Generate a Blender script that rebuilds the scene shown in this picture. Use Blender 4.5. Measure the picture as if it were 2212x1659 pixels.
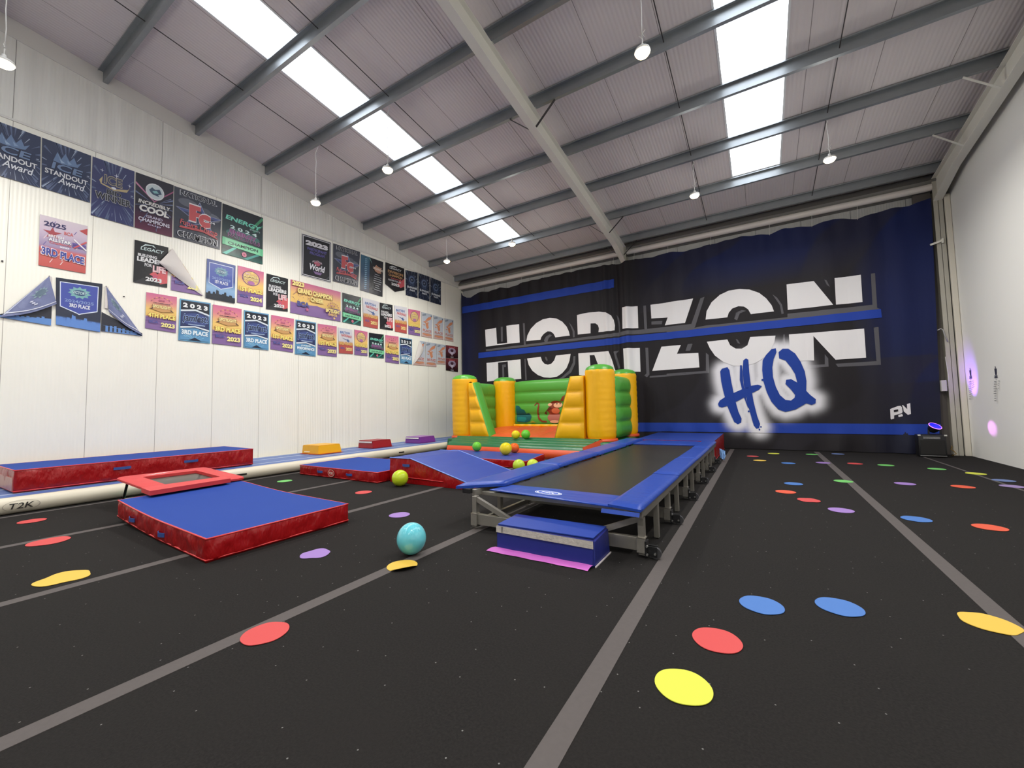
import bpy, bmesh, math, random
from mathutils import Vector, Matrix, noise
from mathutils.geometry import tessellate_polygon
for o in list(bpy.data.objects): bpy.data.objects.remove(o)
scene = bpy.context.scene
COL = scene.collection
R = math.radians
# ------------------------------------------------------------- camera, world, exposure
cam_d = bpy.data.cameras.new('camera'); cam = bpy.data.objects.new('camera', cam_d); COL.objects.link(cam)
cam_d.sensor_width = 36.0; cam_d.lens = 36.0 * 879.84 / 2212.0; cam_d.clip_start = 0.05; cam_d.clip_end = 100
ya, pa, ra = R(-31.309), R(3.279), R(1.208)
fw = Vector((math.sin(ya)*math.cos(pa), math.cos(ya)*math.cos(pa), math.sin(pa)))
rt0 = Vector((math.cos(ya), -math.sin(ya), 0)); dn0 = fw.cross(rt0)
rt = math.cos(ra)*rt0 + math.sin(ra)*dn0; dn = -math.sin(ra)*rt0 + math.cos(ra)*dn0
m = Matrix((rt, -dn, -fw)).transposed().to_4x4(); m.translation = Vector((0, 0, 1.23))
cam.matrix_world = m
scene.camera = cam
w = bpy.data.worlds.new('world'); scene.world = w; w.use_nodes = True
w.node_tree.nodes['Background'].inputs[0].default_value = (0.75, 0.85, 1, 1)
w.node_tree.nodes['Background'].inputs[1].default_value = 0.3
vs = scene.view_settings
scene.display_settings.display_device = 'sRGB'
vs.view_transform = 'Standard'; vs.look = 'None'; vs.gamma = 1; vs.use_curve_mapping = False
vs.exposure = 0.08
LAMP_W = 62.0; LAMP_P = 14.0; SKY_E = 4.7
# ------------------------------------------------------------- colour + material helpers
def lin(c):
    c = c/255.0
    return c/12.92 if c <= 0.04045 else ((c+0.055)/1.055)**2.4
def rgb(h):
    if isinstance(h, (tuple, list)): return tuple(lin(v) for v in h[:3]) + (1.0,)
    h = h.lstrip('#'); return tuple(lin(int(h[i:i+2], 16)) for i in (0, 2, 4)) + (1.0,)
MATS = {}
def nd(nt, t, **k):
    n = nt.nodes.new(t)
    for a, v in k.items(): setattr(n, a, v)
    return n
def mat(name, col=(200,200,200), rough=0.5, metal=0.0, bump=None, var=None, emit=None, coat=0, sss=0, stretch=None, alpha=1, trans=0, spec=0.5):
    """bump=(scale, strength[, distance]); var=(scale, amount) light/dark mottling; stretch=(x,y,z) noise scale"""
    if name in MATS: return MATS[name]
    ma = bpy.data.materials.new(name); ma.use_nodes = True; nt = ma.node_tree
    b = nt.nodes['Principled BSDF']; c = rgb(col)
    b.inputs['Base Color'].default_value = c; b.inputs['Roughness'].default_value = rough; b.inputs['Metallic'].default_value = metal
    b.inputs['Specular IOR Level'].default_value = spec
    if coat: b.inputs['Coat Weight'].default_value = coat; b.inputs['Coat Roughness'].default_value = 0.1
    if trans: b.inputs['Transmission Weight'].default_value = trans
    if alpha < 1: b.inputs['Alpha'].default_value = alpha
    if emit: b.inputs['Emission Color'].default_value = rgb(emit[0]); b.inputs['Emission Strength'].default_value = emit[1]
    tc = nd(nt, 'ShaderNodeTexCoord'); mp = nd(nt, 'ShaderNodeMapping'); nt.links.new(tc.outputs['Object'], mp.inputs[0])
    if stretch: mp.inputs['Scale'].default_value = stretch
    if var:
        n = nd(nt, 'ShaderNodeTexNoise'); n.inputs['Scale'].default_value = var[0]; n.inputs['Detail'].default_value = 4
        nt.links.new(mp.outputs[0], n.inputs['Vector'])
        mx = nd(nt, 'ShaderNodeMix', data_type='RGBA'); mx.inputs['A'].default_value = tuple(v*(1-var[1]) for v in c[:3])+(1,)
        mx.inputs['B'].default_value = tuple(min(1, v*(1+var[1])) for v in c[:3])+(1,)
        nt.links.new(n.outputs['Fac'], mx.inputs['Factor']); nt.links.new(mx.outputs['Result'], b.inputs['Base Color'])
    if bump:
        n = nd(nt, 'ShaderNodeTexNoise'); n.inputs['Scale'].default_value = bump[0]; n.inputs['Detail'].default_value = 3
        nt.links.new(mp.outputs[0], n.inputs['Vector'])
        bp = nd(nt, 'ShaderNodeBump'); bp.inputs['Strength'].default_value = bump[1]; bp.inputs['Distance'].default_value = bump[2] if len(bump) > 2 else 0.02
        nt.links.new(n.outputs['Fac'], bp.inputs['Height']); nt.links.new(bp.outputs[0], b.inputs['Normal'])
    MATS[name] = ma; return ma
def attr_mat(name, rough=0.6, bump=None, stretch=None, spec=0.3):
    """colour printed on the cloth comes from the mesh's own colour attribute"""
    ma = mat(name, (255,255,255), rough, bump=bump, stretch=stretch, spec=spec); nt = ma.node_tree
    a = nd(nt, 'ShaderNodeAttribute'); a.attribute_name = 'Col'
    nt.links.new(a.outputs['Color'], nt.nodes['Principled BSDF'].inputs['Base Color']); return ma
# ------------------------------------------------------------- object helpers
def link(name, me, mats, parent=None, smooth=False):
    o = bpy.data.objects.new(name, me); COL.objects.link(o)
    for ma in (mats if isinstance(mats, (list, tuple)) else [mats]): me.materials.append(ma)
    if parent is not None: o.parent = parent
    if smooth:
        for p in me.polygons: p.use_smooth = True
    return o
def obj(name, bm, mats, parent=None, smooth=False, auto=None):
    me = bpy.data.meshes.new(name); bmesh.ops.recalc_face_normals(bm, faces=bm.faces); bm.to_mesh(me); bm.free()
    o = link(name, me, mats, parent, smooth or auto is not None)
    if auto is not None: me.set_sharp_from_angle(angle=R(auto))
    return o
def thing(name, label, cat, loc=(0,0,0), rotz=0, group=None):
    o = bpy.data.objects.new(name, None); COL.objects.link(o); o.empty_display_size = 0.1
    o.location = loc; o.rotation_euler = (0, 0, rotz); return tag(o, label, cat, group)
def tag(o, label, cat, group=None):
    o['label'] = label; o['category'] = cat
    if group: o['group'] = group
    return o
def struct(o, label=None):
    o['kind'] = 'structure'
    if label: o['label'] = label
    return o
def copy_tree(o, parent=None):
    c = o.copy(); COL.objects.link(c)
    if parent is not None: c.parent = parent
    for ch in o.children: copy_tree(ch, c)
    return c
def B(): return bmesh.new()
def box(bm, x0, x1, y0, y1, z0, z1, bev=0, seg=2):
    vs_ = [bm.verts.new((x, y, z)) for z in (z0, z1) for x, y in ((x0,y0),(x1,y0),(x1,y1),(x0,y1))]
    fs = [bm.faces.new([vs_[i] for i in f]) for f in ((3,2,1,0),(4,5,6,7),(0,1,5,4),(1,2,6,5),(2,3,7,6),(3,0,4,7))]
    if bev:
        es = list({e for f in fs for e in f.edges})
        bmesh.ops.bevel(bm, geom=es, offset=bev, segments=seg, affect='EDGES', profile=0.5)
    return vs_
def prism(bm, pts, ax, a, b, bev=0):
    """pts = 2-D outline in the two axes other than ax (in xyz order); extruded from a to b along ax"""
    def P(p, t): q = list(p); q.insert(ax, t); return q
    lo = [bm.verts.new(P(p, a)) for p in pts]; hi = [bm.verts.new(P(p, b)) for p in pts]; n = len(pts)
    fs = [bm.faces.new(lo), bm.faces.new(hi[::-1])] + [bm.faces.new((lo[i], lo[(i+1) % n], hi[(i+1) % n], hi[i])) for i in range(n)]
    if bev: bmesh.ops.bevel(bm, geom=list({e for f in fs for e in f.edges}), offset=bev, segments=2, affect='EDGES')
def tube(bm, pts, r, n=10, cap=True, closed=False):
    pts = [Vector(p) for p in pts]; rings = []; N = len(pts); up = None
    for i, p in enumerate(pts):
        if closed: d = (pts[(i+1) % N]-pts[i-1])
        else: d = (pts[min(i+1, N-1)]-pts[max(i-1, 0)])
        d.normalize()
        if up is None: up = Vector((0,0,1)) if abs(d.z) < .9 else Vector((1,0,0))
        s = d.cross(up).normalized(); up = s.cross(d).normalized()
        rr = r[i] if isinstance(r, (list, tuple)) else r
        rings.append([bm.verts.new(p+rr*(math.cos(2*math.pi*k/n)*s+math.sin(2*math.pi*k/n)*up)) for k in range(n)])
    for i in range(N if closed else N-1):
        a, b = rings[i], rings[(i+1) % N]
        for k in range(n): bm.faces.new((a[k], a[(k+1) % n], b[(k+1) % n], b[k]))
    if cap and not closed: bm.faces.new(rings[0][::-1]); bm.faces.new(rings[-1])
def bar(bm, a, b, w, h):
    """square-section bar from a to b, w sideways, h the other way"""
    a, b = Vector(a), Vector(b); d = (b-a).normalized(); up = Vector((0,0,1)) if abs(d.z) < .95 else Vector((0,1,0))
    s = d.cross(up).normalized()*w/2; u = s.normalized().cross(d).normalized()*h/2
    A = [bm.verts.new(a+q) for q in (-s-u, s-u, s+u, -s+u)]; C = [bm.verts.new(b+q) for q in (-s-u, s-u, s+u, -s+u)]
    bm.faces.new(A[::-1]); bm.faces.new(C)
    for i in range(4): bm.faces.new((A[i], A[(i+1) % 4], C[(i+1) % 4], C[i]))
def lathe(bm, prof, cx=0, cy=0, n=32, wob=None):
    rings = []
    for r, z in prof:
        if r < 1e-4: rings.append([bm.verts.new((cx, cy, z))]*n)
        else: rings.append([bm.verts.new((cx+(r+(wob(k, z) if wob else 0))*math.cos(2*math.pi*k/n), cy+(r+(wob(k, z) if wob else 0))*math.sin(2*math.pi*k/n), z)) for k in range(n)])
    for a, b in zip(rings, rings[1:]):
        for k in range(n):
            q = []
            for v in (a[k], a[(k+1) % n], b[(k+1) % n], b[k]):
                if v not in q: q.append(v)
            if len(q) > 2: bm.faces.new(q)
def grid(bm, fn, nu, nv):
    V = [[bm.verts.new(fn(i/nu, j/nv)) for i in range(nu+1)] for j in range(nv+1)]
    for j in range(nv):
        for i in range(nu): bm.faces.new((V[j][i], V[j][i+1], V[j+1][i+1], V[j+1][i]))
    return V
def nz(x, y, z, s=1.0): return noise.noise(Vector((x*s, y*s, z*s)))
TXT = {}
def text_polys(s, bold=0.02):
    """triangles of a text in its own 0..1 box, with its aspect"""
    k = (s, bold)
    if k in TXT: return TXT[k]
    cu = bpy.data.curves.new('t', 'FONT'); cu.body = s; cu.offset = bold; cu.resolution_u = 3
    o = bpy.data.objects.new('t', cu); COL.objects.link(o)
    me = bpy.data.meshes.new_from_object(o.evaluated_get(bpy.context.evaluated_depsgraph_get()))
    vv = [(v.co.x, v.co.y) for v in me.vertices]; ff = [tuple(p.vertices) for p in me.polygons]
    bpy.data.objects.remove(o); bpy.data.curves.remove(cu); bpy.data.meshes.remove(me)
    x0 = min(v[0] for v in vv); x1 = max(v[0] for v in vv); y0 = min(v[1] for v in vv); y1 = max(v[1] for v in vv)
    vv = [((a-x0)/(x1-x0), (b-y0)/(y1-y0)) for a, b in vv]
    TXT[k] = (vv, ff, (x1-x0)/(y1-y0)); return TXT[k]
class Print:
    """flat artwork in layers, one mesh, colours in its 'Col' attribute; fn(u, v, layer) -> world point"""
    def __init__(s, fn): s.fn = fn; s.v = []; s.f = []; s.c = []; s.l = 1
    def poly(s, pts, col, layer=None, cols=None):
        L = s.l if layer is None else layer
        if len(pts) > 4:
            tr = tessellate_polygon([[Vector((p[0], p[1], 0)) for p in pts]])
        else: tr = [tuple(range(len(pts)))]
        b = len(s.v); s.v += [s.fn(p[0], p[1], L) for p in pts]
        cc = cols or [col if len(col) == 4 else rgb(col)]*len(pts)
        for t in tr: s.f.append(tuple(b+i for i in t)); s.c.append([cc[i] for i in t])
        if layer is None: s.l += 1
    def rect(s, u0, v0, u1, v1, col): s.poly([(u0,v0),(u1,v0),(u1,v1),(u0,v1)], rgb(col))
    def grad(s, stops, u0=0, u1=1):
        for (va, ca), (vb, cb) in zip(stops, stops[1:]):
            s.poly([(u0,va),(u1,va),(u1,vb),(u0,vb)], None, layer=s.l, cols=[rgb(ca), rgb(ca), rgb(cb), rgb(cb)])
        s.l += 1
    def ell(s, cu, cv, ru, rv, col, n=20): s.poly([(cu+ru*math.cos(2*math.pi*k/n), cv+rv*math.sin(2*math.pi*k/n)) for k in range(n)], rgb(col))
    def star(s, cu, cv, ru, rv, col, n=5, inner=.4, a0=90):
        s.poly([(cu+(ru if k % 2 == 0 else ru*inner)*math.cos(R(a0+180*k/n)), cv+(rv if k % 2 == 0 else rv*inner)*math.sin(R(a0+180*k/n))) for k in range(2*n)], rgb(col))
    def text(s, t, u0, v0, u1, v1, col, bold=0.02, shear=0, out=None, rise=0, arc=0):
        bold0 = bold*.6; vv, ff, _ = text_polys(t, bold0)
        for col_, d, bo in (((out, 1, bold*.6+.035), (col, 0, bold*.6)) if out else ((col, 0, bold*.6),)):
            if bo != bold0: vv2, ff2, _ = text_polys(t, bo); gx, gy = .02*(u1-u0), .08*(v1-v0)
            else: vv2, ff2 = vv, ff; gx = gy = 0
            b = len(s.v)
            for a, c in vv2:
                u = (u0-gx)+(u1-u0+2*gx)*a+shear*(c-.5)*(v1-v0); v = (v0-gy)+(v1-v0+2*gy)*c+rise*(a-.5)+arc*(1-(2*a-1)**2)
                s.v.append(s.fn(u, v, s.l))
            cc = rgb(col_)
            for f in ff2: s.f.append(tuple(b+i for i in f)); s.c.append([cc]*len(f))
            s.l += 1
    def rays(s, cu, cv, r0, r1, n, wd, col, seed=1, ar=1.0, a0=0, a1=360):
        rn = random.Random(seed)
        for k in range(n):
            a = R(rn.uniform(a0, a1)); q0 = r0*rn.uniform(.6, 1.3); q1 = r1*rn.uniform(.5, 1.05); d = wd*rn.uniform(.3, 1)
            P = [(cu+q0*math.cos(a), cv+q0*math.sin(a)*ar), (cu+q1*math.cos(a-d), cv+q1*math.sin(a-d)*ar), (cu+q1*math.cos(a+d), cv+q1*math.sin(a+d)*ar)]
            P = [(min(1, max(0, x)), min(1, max(0, y))) for x, y in P]
            s.poly(P, rgb(col), layer=s.l)
        s.l += 1
    def build(s, name, ma, parent=None, back=True):
        me = bpy.data.meshes.new(name); me.from_pydata([tuple(v) for v in s.v], [], s.f); me.update()
        at = me.color_attributes.new('Col', 'FLOAT_COLOR', 'CORNER'); i = 0
        buf = []
        for c in s.c:
            for q in c: buf += list(q[:3])+[1.0]
        at.data.foreach_set('color', buf)
        return link(name, me, ma, parent)
# ------------------------------------------------------------- the hall
XL, XR, YB, YF = -9.94, 3.75, 12.72, -9.0
def zroof(y): return 7.745-0.1137*y
PY = [12.18-1.42*k for k in range(15)]
def add_lines(ma, axis, period, width, dark, offset=0.0, bumpper=None, bstr=0.3, bax=None):
    nt = ma.node_tree; b = nt.nodes['Principled BSDF']
    tc = nd(nt, 'ShaderNodeTexCoord'); sp = nd(nt, 'ShaderNodeSeparateXYZ'); nt.links.new(tc.outputs['Object'], sp.inputs[0])
    ad = nd(nt, 'ShaderNodeMath', operation='ADD'); ad.inputs[1].default_value = 100*period-offset
    nt.links.new(sp.outputs[axis], ad.inputs[0])
    dv = nd(nt, 'ShaderNodeMath', operation='DIVIDE'); dv.inputs[1].default_value = period; nt.links.new(ad.outputs[0], dv.inputs[0])
    fr = nd(nt, 'ShaderNodeMath', operation='FRACT'); nt.links.new(dv.outputs[0], fr.inputs[0])
    lt = nd(nt, 'ShaderNodeMath', operation='LESS_THAN'); lt.inputs[1].default_value = width/period; nt.links.new(fr.outputs[0], lt.inputs[0])
    col = b.inputs['Base Color']; mx = nd(nt, 'ShaderNodeMix', data_type='RGBA'); mx.inputs['B'].default_value = rgb(dark)
    if col.is_linked: nt.links.new(col.links[0].from_socket, mx.inputs['A'])
    else: mx.inputs['A'].default_value = col.default_value
    nt.links.new(lt.outputs[0], mx.inputs['Factor']); nt.links.new(mx.outputs['Result'], col)
    if bumpper:
        mu = nd(nt, 'ShaderNodeMath', operation='MULTIPLY'); mu.inputs[1].default_value = 2*math.pi/bumpper; nt.links.new(ad.outputs[0], mu.inputs[0])
        sn = nd(nt, 'ShaderNodeMath', operation='SINE'); nt.links.new(mu.outputs[0], sn.inputs[0])
        bp = nd(nt, 'ShaderNodeBump'); bp.inputs['Strength'].default_value = bstr; bp.inputs['Distance'].default_value = 0.004
        nt.links.new(sn.outputs[0], bp.inputs['Height']); nt.links.new(bp.outputs[0], b.inputs['Normal'])
M_wall = mat('cladding_cream', (238,236,225), 0.45, var=(1.5, 0.03)); add_lines(M_wall, 'Y', 0.945, 0.007, (160,155,146), 0.29, 0.047, 0.35)
M_wall_up = mat('cladding_grey', (224,223,217), 0.5, var=(1.6, 0.16), stretch=(1, 5, .35)); add_lines(M_wall_up, 'Y', 1.89, 0.007, (110,108,104), 1.23, 0.047, 0.5)
M_roof = mat('roof_liner', (216,208,208), 0.55, var=(1.0, 0.03)); add_lines(M_roof, 'X', 1.0, 0.010, (140,132,131), 0.92, 0.062, 0.5)
M_back = mat('back_cladding', (190,190,188), 0.5); add_lines(M_back, 'X', 1.0, 0.01, (100,100,100), 0.1, 0.05, 0.4)
M_plaster = mat('plaster', (244,243,238), 0.5, var=(0.8, 0.02))
M_front = mat('front_wall', (232,230,225), 0.6)
# floor: black carpet with fine fibres, lint specks
M_floor = mat('carpet', (34,32,32), 0.95, bump=(260, 0.6, 0.004), spec=0.15)
nt = M_floor.node_tree; bs = nt.nodes['Principled BSDF']; tc = nd(nt, 'ShaderNodeTexCoord')
n1 = nd(nt, 'ShaderNodeTexNoise'); n1.inputs['Scale'].default_value = 90; n1.inputs['Detail'].default_value = 6; nt.links.new(tc.outputs['Object'], n1.inputs['Vector'])
n2 = nd(nt, 'ShaderNodeTexNoise'); n2.inputs['Scale'].default_value = 1.6; n2.inputs['Detail'].default_value = 4; nt.links.new(tc.outputs['Object'], n2.inputs['Vector'])
cr = nd(nt, 'ShaderNodeValToRGB'); cr.color_ramp.elements[0].position = .35; cr.color_ramp.elements[0].color = rgb((21,20,20)); cr.color_ramp.elements[1].position = .7; cr.color_ramp.elements[1].color = rgb((40,38,37))
nt.links.new(n1.outputs['Fac'], cr.inputs[0])
mx = nd(nt, 'ShaderNodeMix', data_type='RGBA'); mx.inputs['B'].default_value = rgb((33,31,30)); nt.links.new(cr.outputs[0], mx.inputs['A']); nt.links.new(n2.outputs['Fac'], mx.inputs['Factor'])
vo = nd(nt, 'ShaderNodeTexVoronoi'); vo.voronoi_dimensions = '2D'; vo.inputs['Scale'].default_value = 5.0; nt.links.new(tc.outputs['Object'], vo.inputs['Vector'])
l1 = nd(nt, 'ShaderNodeMath', operation='LESS_THAN'); l1.inputs[1].default_value = 0.017; nt.links.new(vo.outputs['Distance'], l1.inputs[0])
sc = nd(nt, 'ShaderNodeSeparateXYZ'); nt.links.new(vo.outputs['Color'], sc.inputs[0])
g1 = nd(nt, 'ShaderNodeMath', operation='GREATER_THAN'); g1.inputs[1].default_value = 0.45; nt.links.new(sc.outputs[0], g1.inputs[0])
mm = nd(nt, 'ShaderNodeMath', operation='MULTIPLY'); nt.links.new(l1.outputs[0], mm.inputs[0]); nt.links.new(g1.outputs[0], mm.inputs[1])
m2 = nd(nt, 'ShaderNodeMix', data_type='RGBA'); m2.inputs['B'].default_value = rgb((120,120,118)); nt.links.new(mx.outputs['Result'], m2.inputs['A']); nt.links.new(mm.outputs[0], m2.inputs['Factor'])
nt.links.new(m2.outputs['Result'], bs.inputs['Base Color'])
bm = B(); box(bm, XL-.2, XR+.2, YF-.2, YB+.2, -0.1, 0); struct(obj('floor', bm, M_floor), 'black carpeted sprung gym floor with lint specks')
# walls
bm = B(); prism(bm, [(YF,0),(YB,0),(YB,5.97),(YF,5.97)], 0, XL-.15, XL); struct(obj('wall_left', bm, M_wall), 'cream panelled side wall under the posters')
bm = B(); prism(bm, [(YF,5.97),(YB,5.97),(YB,zroof(YB)),(YF,zroof(YF))], 0, XL-.15, XL-.012); o = struct(obj('wall_left_gable', bm, M_wall_up), 'upper grey part of the side wall below the roof'); o.name = 'wall_left_upper'
bm = B(); box(bm, XL, XR, YB, YB+.15, 0, zroof(YB)); struct(obj('wall_back', bm, M_back), 'grey cladding wall behind the printed banner')
bm = B(); prism(bm, [(YF,0),(YB,0),(YB,zroof(YB)),(YF,zroof(YF))], 0, XR, XR+.15); struct(obj('wall_right', bm, M_plaster), 'smooth white partition wall on the far side of the floor')
bm = B(); box(bm, XL, XR, YF-.15, YF, 0, zroof(YF)); struct(obj('wall_front', bm, M_front), 'plain pale wall behind the viewer')
# sloping flashing strip along the top of the side wall
M_flash = mat('flashing', (212,210,205), 0.5)
bm = B(); prism(bm, [(YF,zroof(YF)-.30),(YB,zroof(YB)-.30),(YB,zroof(YB)),(YF,zroof(YF))], 0, XL-.012, XL+.006); struct(obj('trim_1', bm, M_flash), 'grey flashing strip where side wall meets roof')
bm = B(); box(bm, XL-.0, XL+.012, YF, YB, 5.945, 5.985, .004); struct(obj('trim_2', bm, M_flash), 'thin horizontal joint strip high on the side wall')
# roof with two long rooflights
SK = [(-7.02, -6.09, 10.76), (-0.335, 0.645, 10.72)]
T = .12
bm = B()
def rslab(x0, x1, y0, y1):
    v = [bm.verts.new((x, y, zroof(y)+dz)) for dz in (0, T) for x, y in ((x0,y0),(x1,y0),(x1,y1),(x0,y1))]
    for f in ((0,1,2,3),(7,6,5,4),(0,4,5,1),(1,5,6,2),(2,6,7,3),(3,7,4,0)): bm.faces.new([v[i] for i in f])
xs = [XL-.15, SK[0][0], SK[0][1], SK[1][0], SK[1][1], XR+.15]
for i in (0, 2, 4): rslab(xs[i], xs[i+1], YF-.15, YB+.15)
for i, s in ((1, SK[0]), (3, SK[1])): rslab(xs[i], xs[i+1], s[2], YB+.15); rslab(xs[i], xs[i+1], YF-.15, YF+.6)
struct(obj('ceiling', bm, M_roof), 'ribbed pale roof lining sloping down to the banner')
M_pane = mat('rooflight_pane', (255,255,255), 0.4, emit=((238,245,255), SKY_E))
M_wf = mat('rooflight_frame', (225,227,228), 0.4)
wn = 1
for x0, x1, ye in SK:
    ys = [ye] + [p for p in PY if YF+.6 < p < ye-.3] + [YF+.6]
    for ya_, yb_ in zip(ys[1:], ys):
        win = bpy.data.objects.new('window_%d' % wn, None); COL.objects.link(win); struct(win, 'glowing white rooflight between two roof beams'); wn += 1
        win.location = ((x0+x1)/2, (ya_+yb_)/2, zroof((ya_+yb_)/2))
        def L(p): return Vector(p)-win.location
        bm = B(); v = [bm.verts.new(L((x, y, zroof(y)+.035))) for x, y in ((x0,ya_),(x1,ya_),(x1,yb_),(x0,yb_))]; bm.faces.new(v); obj('pane', bm, M_pane, win)
        bm = B()
        for (xa, xb, y0, y1) in ((x0-.004, x0+.028, ya_, yb_), (x1-.028, x1+.004, ya_, yb_), (x0, x1, ya_, ya_+.045), (x0, x1, yb_-.06, yb_)):
            vv = [bm.verts.new(L((x, y, zroof(y)+dz))) for dz in (-.008, .034) for x, y in ((xa,y0),(xb,y0),(xb,y1),(xa,y1))]
            for f in ((0,1,2,3),(7,6,5,4),(0,4,5,1),(1,5,6,2),(2,6,7,3),(3,7,4,0)): bm.faces.new([vv[i] for i in f])
        obj('window_frame', bm, M_wf, win)
# purlins: galvanised Z beams across the hall
M_galv = mat('galvanised_steel', (150,155,158), 0.42, 0.55, var=(5, 0.12), bump=(30, .05))
M_dark = mat('dark_rod', (62,58,58), 0.5, 0.4)
M_paint = mat('steel_paint_white', (228,226,216), 0.45, var=(3, 0.03))
for i, y in enumerate(PY):
    z = zroof(y)
    prof = [(y-.075, z-.006),(y+.002, z-.006),(y+.002, z-.196),(y+.068, z-.196),(y+.068, z-.172),(y+.064, z-.172),(y+.064, z-.199),(y-.003, z-.199),(y-.003, z-.0095),(y-.071, z-.0095),(y-.071, z-.03),(y-.075, z-.03)]
    o = bpy.data.objects.new('roof_beam', None)
    bm = B(); prism(bm, prof, 0, XL, XR)
    o = obj('roof_beam', bm, M_galv); struct(o, 'galvanised steel roof beam running across the hall')
    o['group'] = 'steel roof beams across the hall'
# tie rods between beams
for x in (-7.95, -5.65, -3.3+2.27, 1.32):
    for y0, y1 in zip(PY[1:], PY):
        if y1 < -2: continue
        bm = B(); tube(bm, [(x, y0, zroof(y0)-.10), (x, y1, zroof(y1)-.10)], .008, 6)
        o = obj('tie_rod', bm, M_dark); struct(o, 'thin dark rod tying two roof beams'); o['group'] = 'thin tie rods between the roof beams'
# eaves beam behind, white pipe, rafters and columns
bm = B(); prism(bm, [(12.42, zroof(12.42)-.25),(12.55, zroof(12.5)-.08),(12.62, zroof(12.62)-.02),(12.71, zroof(12.71)-.02),(12.71, zroof(12.71)-.42),(12.64, zroof(12.71)-.42)], 0, XL, XR)
struct(obj('eaves_beam', bm, mat('eaves_steel', (128,126,122), 0.5, 0.3)), 'dark grey eaves beam above the banner')
def rafter(name, x0, x1, lab, ycol):
    r = bpy.data.objects.new(name, None); COL.objects.link(r); struct(r, lab); xm = (x0+x1)/2
    tf = .012
    def zz(y, d): return zroof(y)-d
    Y0, Y1 = YF, ycol+.26
    for nm, d0, d1, xa, xb in (('flange', .2, .2+tf, x0, x1), ('web', .2+tf, .55-tf, xm-.004, xm+.004)):
        bm = B(); prism(bm, [(Y0, zz(Y0,d0)),(Y1, zz(Y1,d0)),(Y1, zz(Y1,d1)),(Y0, zz(Y0,d1))], 0, xa, xb); obj(nm, bm, M_paint, r)
    yh = 11.45   # haunch starts
    bm = B(); prism(bm, [(Y0, zz(Y0,.55)),(yh, zz(yh,.55)),(ycol, 5.62),(ycol, 5.62-tf),(yh, zz(yh,.55+tf)),(Y0, zz(Y0,.55+tf))], 0, x0, x1); obj('flange', bm, M_paint, r)
    bm = B(); prism(bm, [(yh, zz(yh,.54)),(ycol, zz(ycol,.54)),(ycol, 5.61)], 0, xm-.004, xm+.004); obj('haunch_plate', bm, M_paint, r)
    c = bpy.data.objects.new('column', None); c.parent = r; COL.objects.link(c)
    for nm, xa, xb, y0, y1 in (('flange', x0, x1, ycol, ycol+tf), ('flange', x0, x1, ycol+.24, ycol+.252), ('web', xm-.004, xm+.004, ycol, ycol+.24)):
        bm = B(); box(bm, xa, xb, y0, y1, 0, zroof(12.6)-.2); o = obj('column_'+nm, bm, mat('column_paint_shaded', (178,174,162), .5), r)  # greyer than the rafter paint: weaker light on the columns is in the colour
    COL.objects.unlink(c); bpy.data.objects.remove(c)
    for p in PY[:9]:
        bm = B(); box(bm, x1-.06, x1+.01, p+.002, p+.010, zroof(p)-.2, zroof(p)-.03); box(bm, x1+.002, x1+.01, p+.01, p+.07, zroof(p)-.2, zroof(p)-.05); obj('cleat', bm, M_paint, r)
    return r
ra1 = rafter('main_rafter', -3.48, -3.335, 'white steel rafter in the middle of the roof', 12.42)
ra2 = rafter('side_rafter', 3.49, 3.64, 'white steel rafter and column beside the right partition', 12.45)
for rr, x, ks in ((ra1, -3.41, (0, 1, 4)), (ra2, 3.57, (1, 2, 3))):
    for k in ks:
        for sx in ((-1, 1) if rr is ra1 else (-1,)):
            y = PY[k]; bm = B(); bar(bm, (x+sx*.06, y+.05, zroof(y)-.56), (x+sx*.48, y+.03, zroof(y)-.2), .045, .006); obj('knee_brace', bm, M_dark if rr is ra1 else M_paint, rr)
bm = B(); tube(bm, [(XL+.0, 12.5, 5.975), (-3.49, 12.5, 5.965)], .078, 16); tube(bm, [(-3.325, 12.5, 5.965), (3.49, 12.5, 5.95)], .078, 16)
struct(obj('overhead_pipe', bm, mat('pipe_white', (225,218,212), 0.35)), 'white pipe running along the wall above the banner')
# pale conduit column between banner and right partition, with cable, sockets
bm = B(); box(bm, 3.655, 3.745, 12.40, 12.46, 0, 5.7, .01); struct(obj('trim_3', bm, mat('trim_cream', (214,208,194), .5)), 'cream boxed trim between column and partition')
t = thing('wall_bracket', 'short white bracket arm sticking out beside banner edge near column', 'bracket', (3.5, 12.42, 4.67))
bm = B(); bar(bm, (-.12, 0, -.04), (.09, 0, .02), .03, .04); obj('arm', bm, M_paint, t)
bm = B(); box(bm, .06, .09, -.02, .03, -.04, .06); obj('plate', bm, M_paint, t)
t = thing('socket_box', 'small pale electrical box on the column beside the banner', 'socket', (3.42, 12.47, 1.38))
bm = B(); box(bm, -.045, .045, -.04, .04, 0, .24, .008); obj('body', bm, mat('plastic_grey', (190,188,182), .4), t)
bm = B(); tube(bm, [(.045, 0, .12), (.08, -.01, .13), (.085, -.02, .3), (.06, -.02, .75)], .006, 6); obj('cable', bm, mat('cable_white', (215,215,210), .5), t)
t = thing('cable_hook', 'grey hooked cable hanging between banner and column', 'cable', (3.44, 12.45, 2.6))
bm = B(); tube(bm, [(-.05, 0, .12), (0, -.02, .15), (.03, -.03, .12), (.05, -.03, 0), (.09, -.03, -.15)], .012, 8); obj('hook', bm, mat('cable_grey', (165,165,165), .4), t, True)
bm = B(); box(bm, 3.2, 3.492, 12.60, 12.66, 0, 5.9); struct(obj('wall_shade_strip', bm, mat('corner_shade', (92,86,82), .6)), 'added dark strip painted as wall shade between banner edge and column')  # added strip: shade on the back wall put in as dark colour
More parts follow.
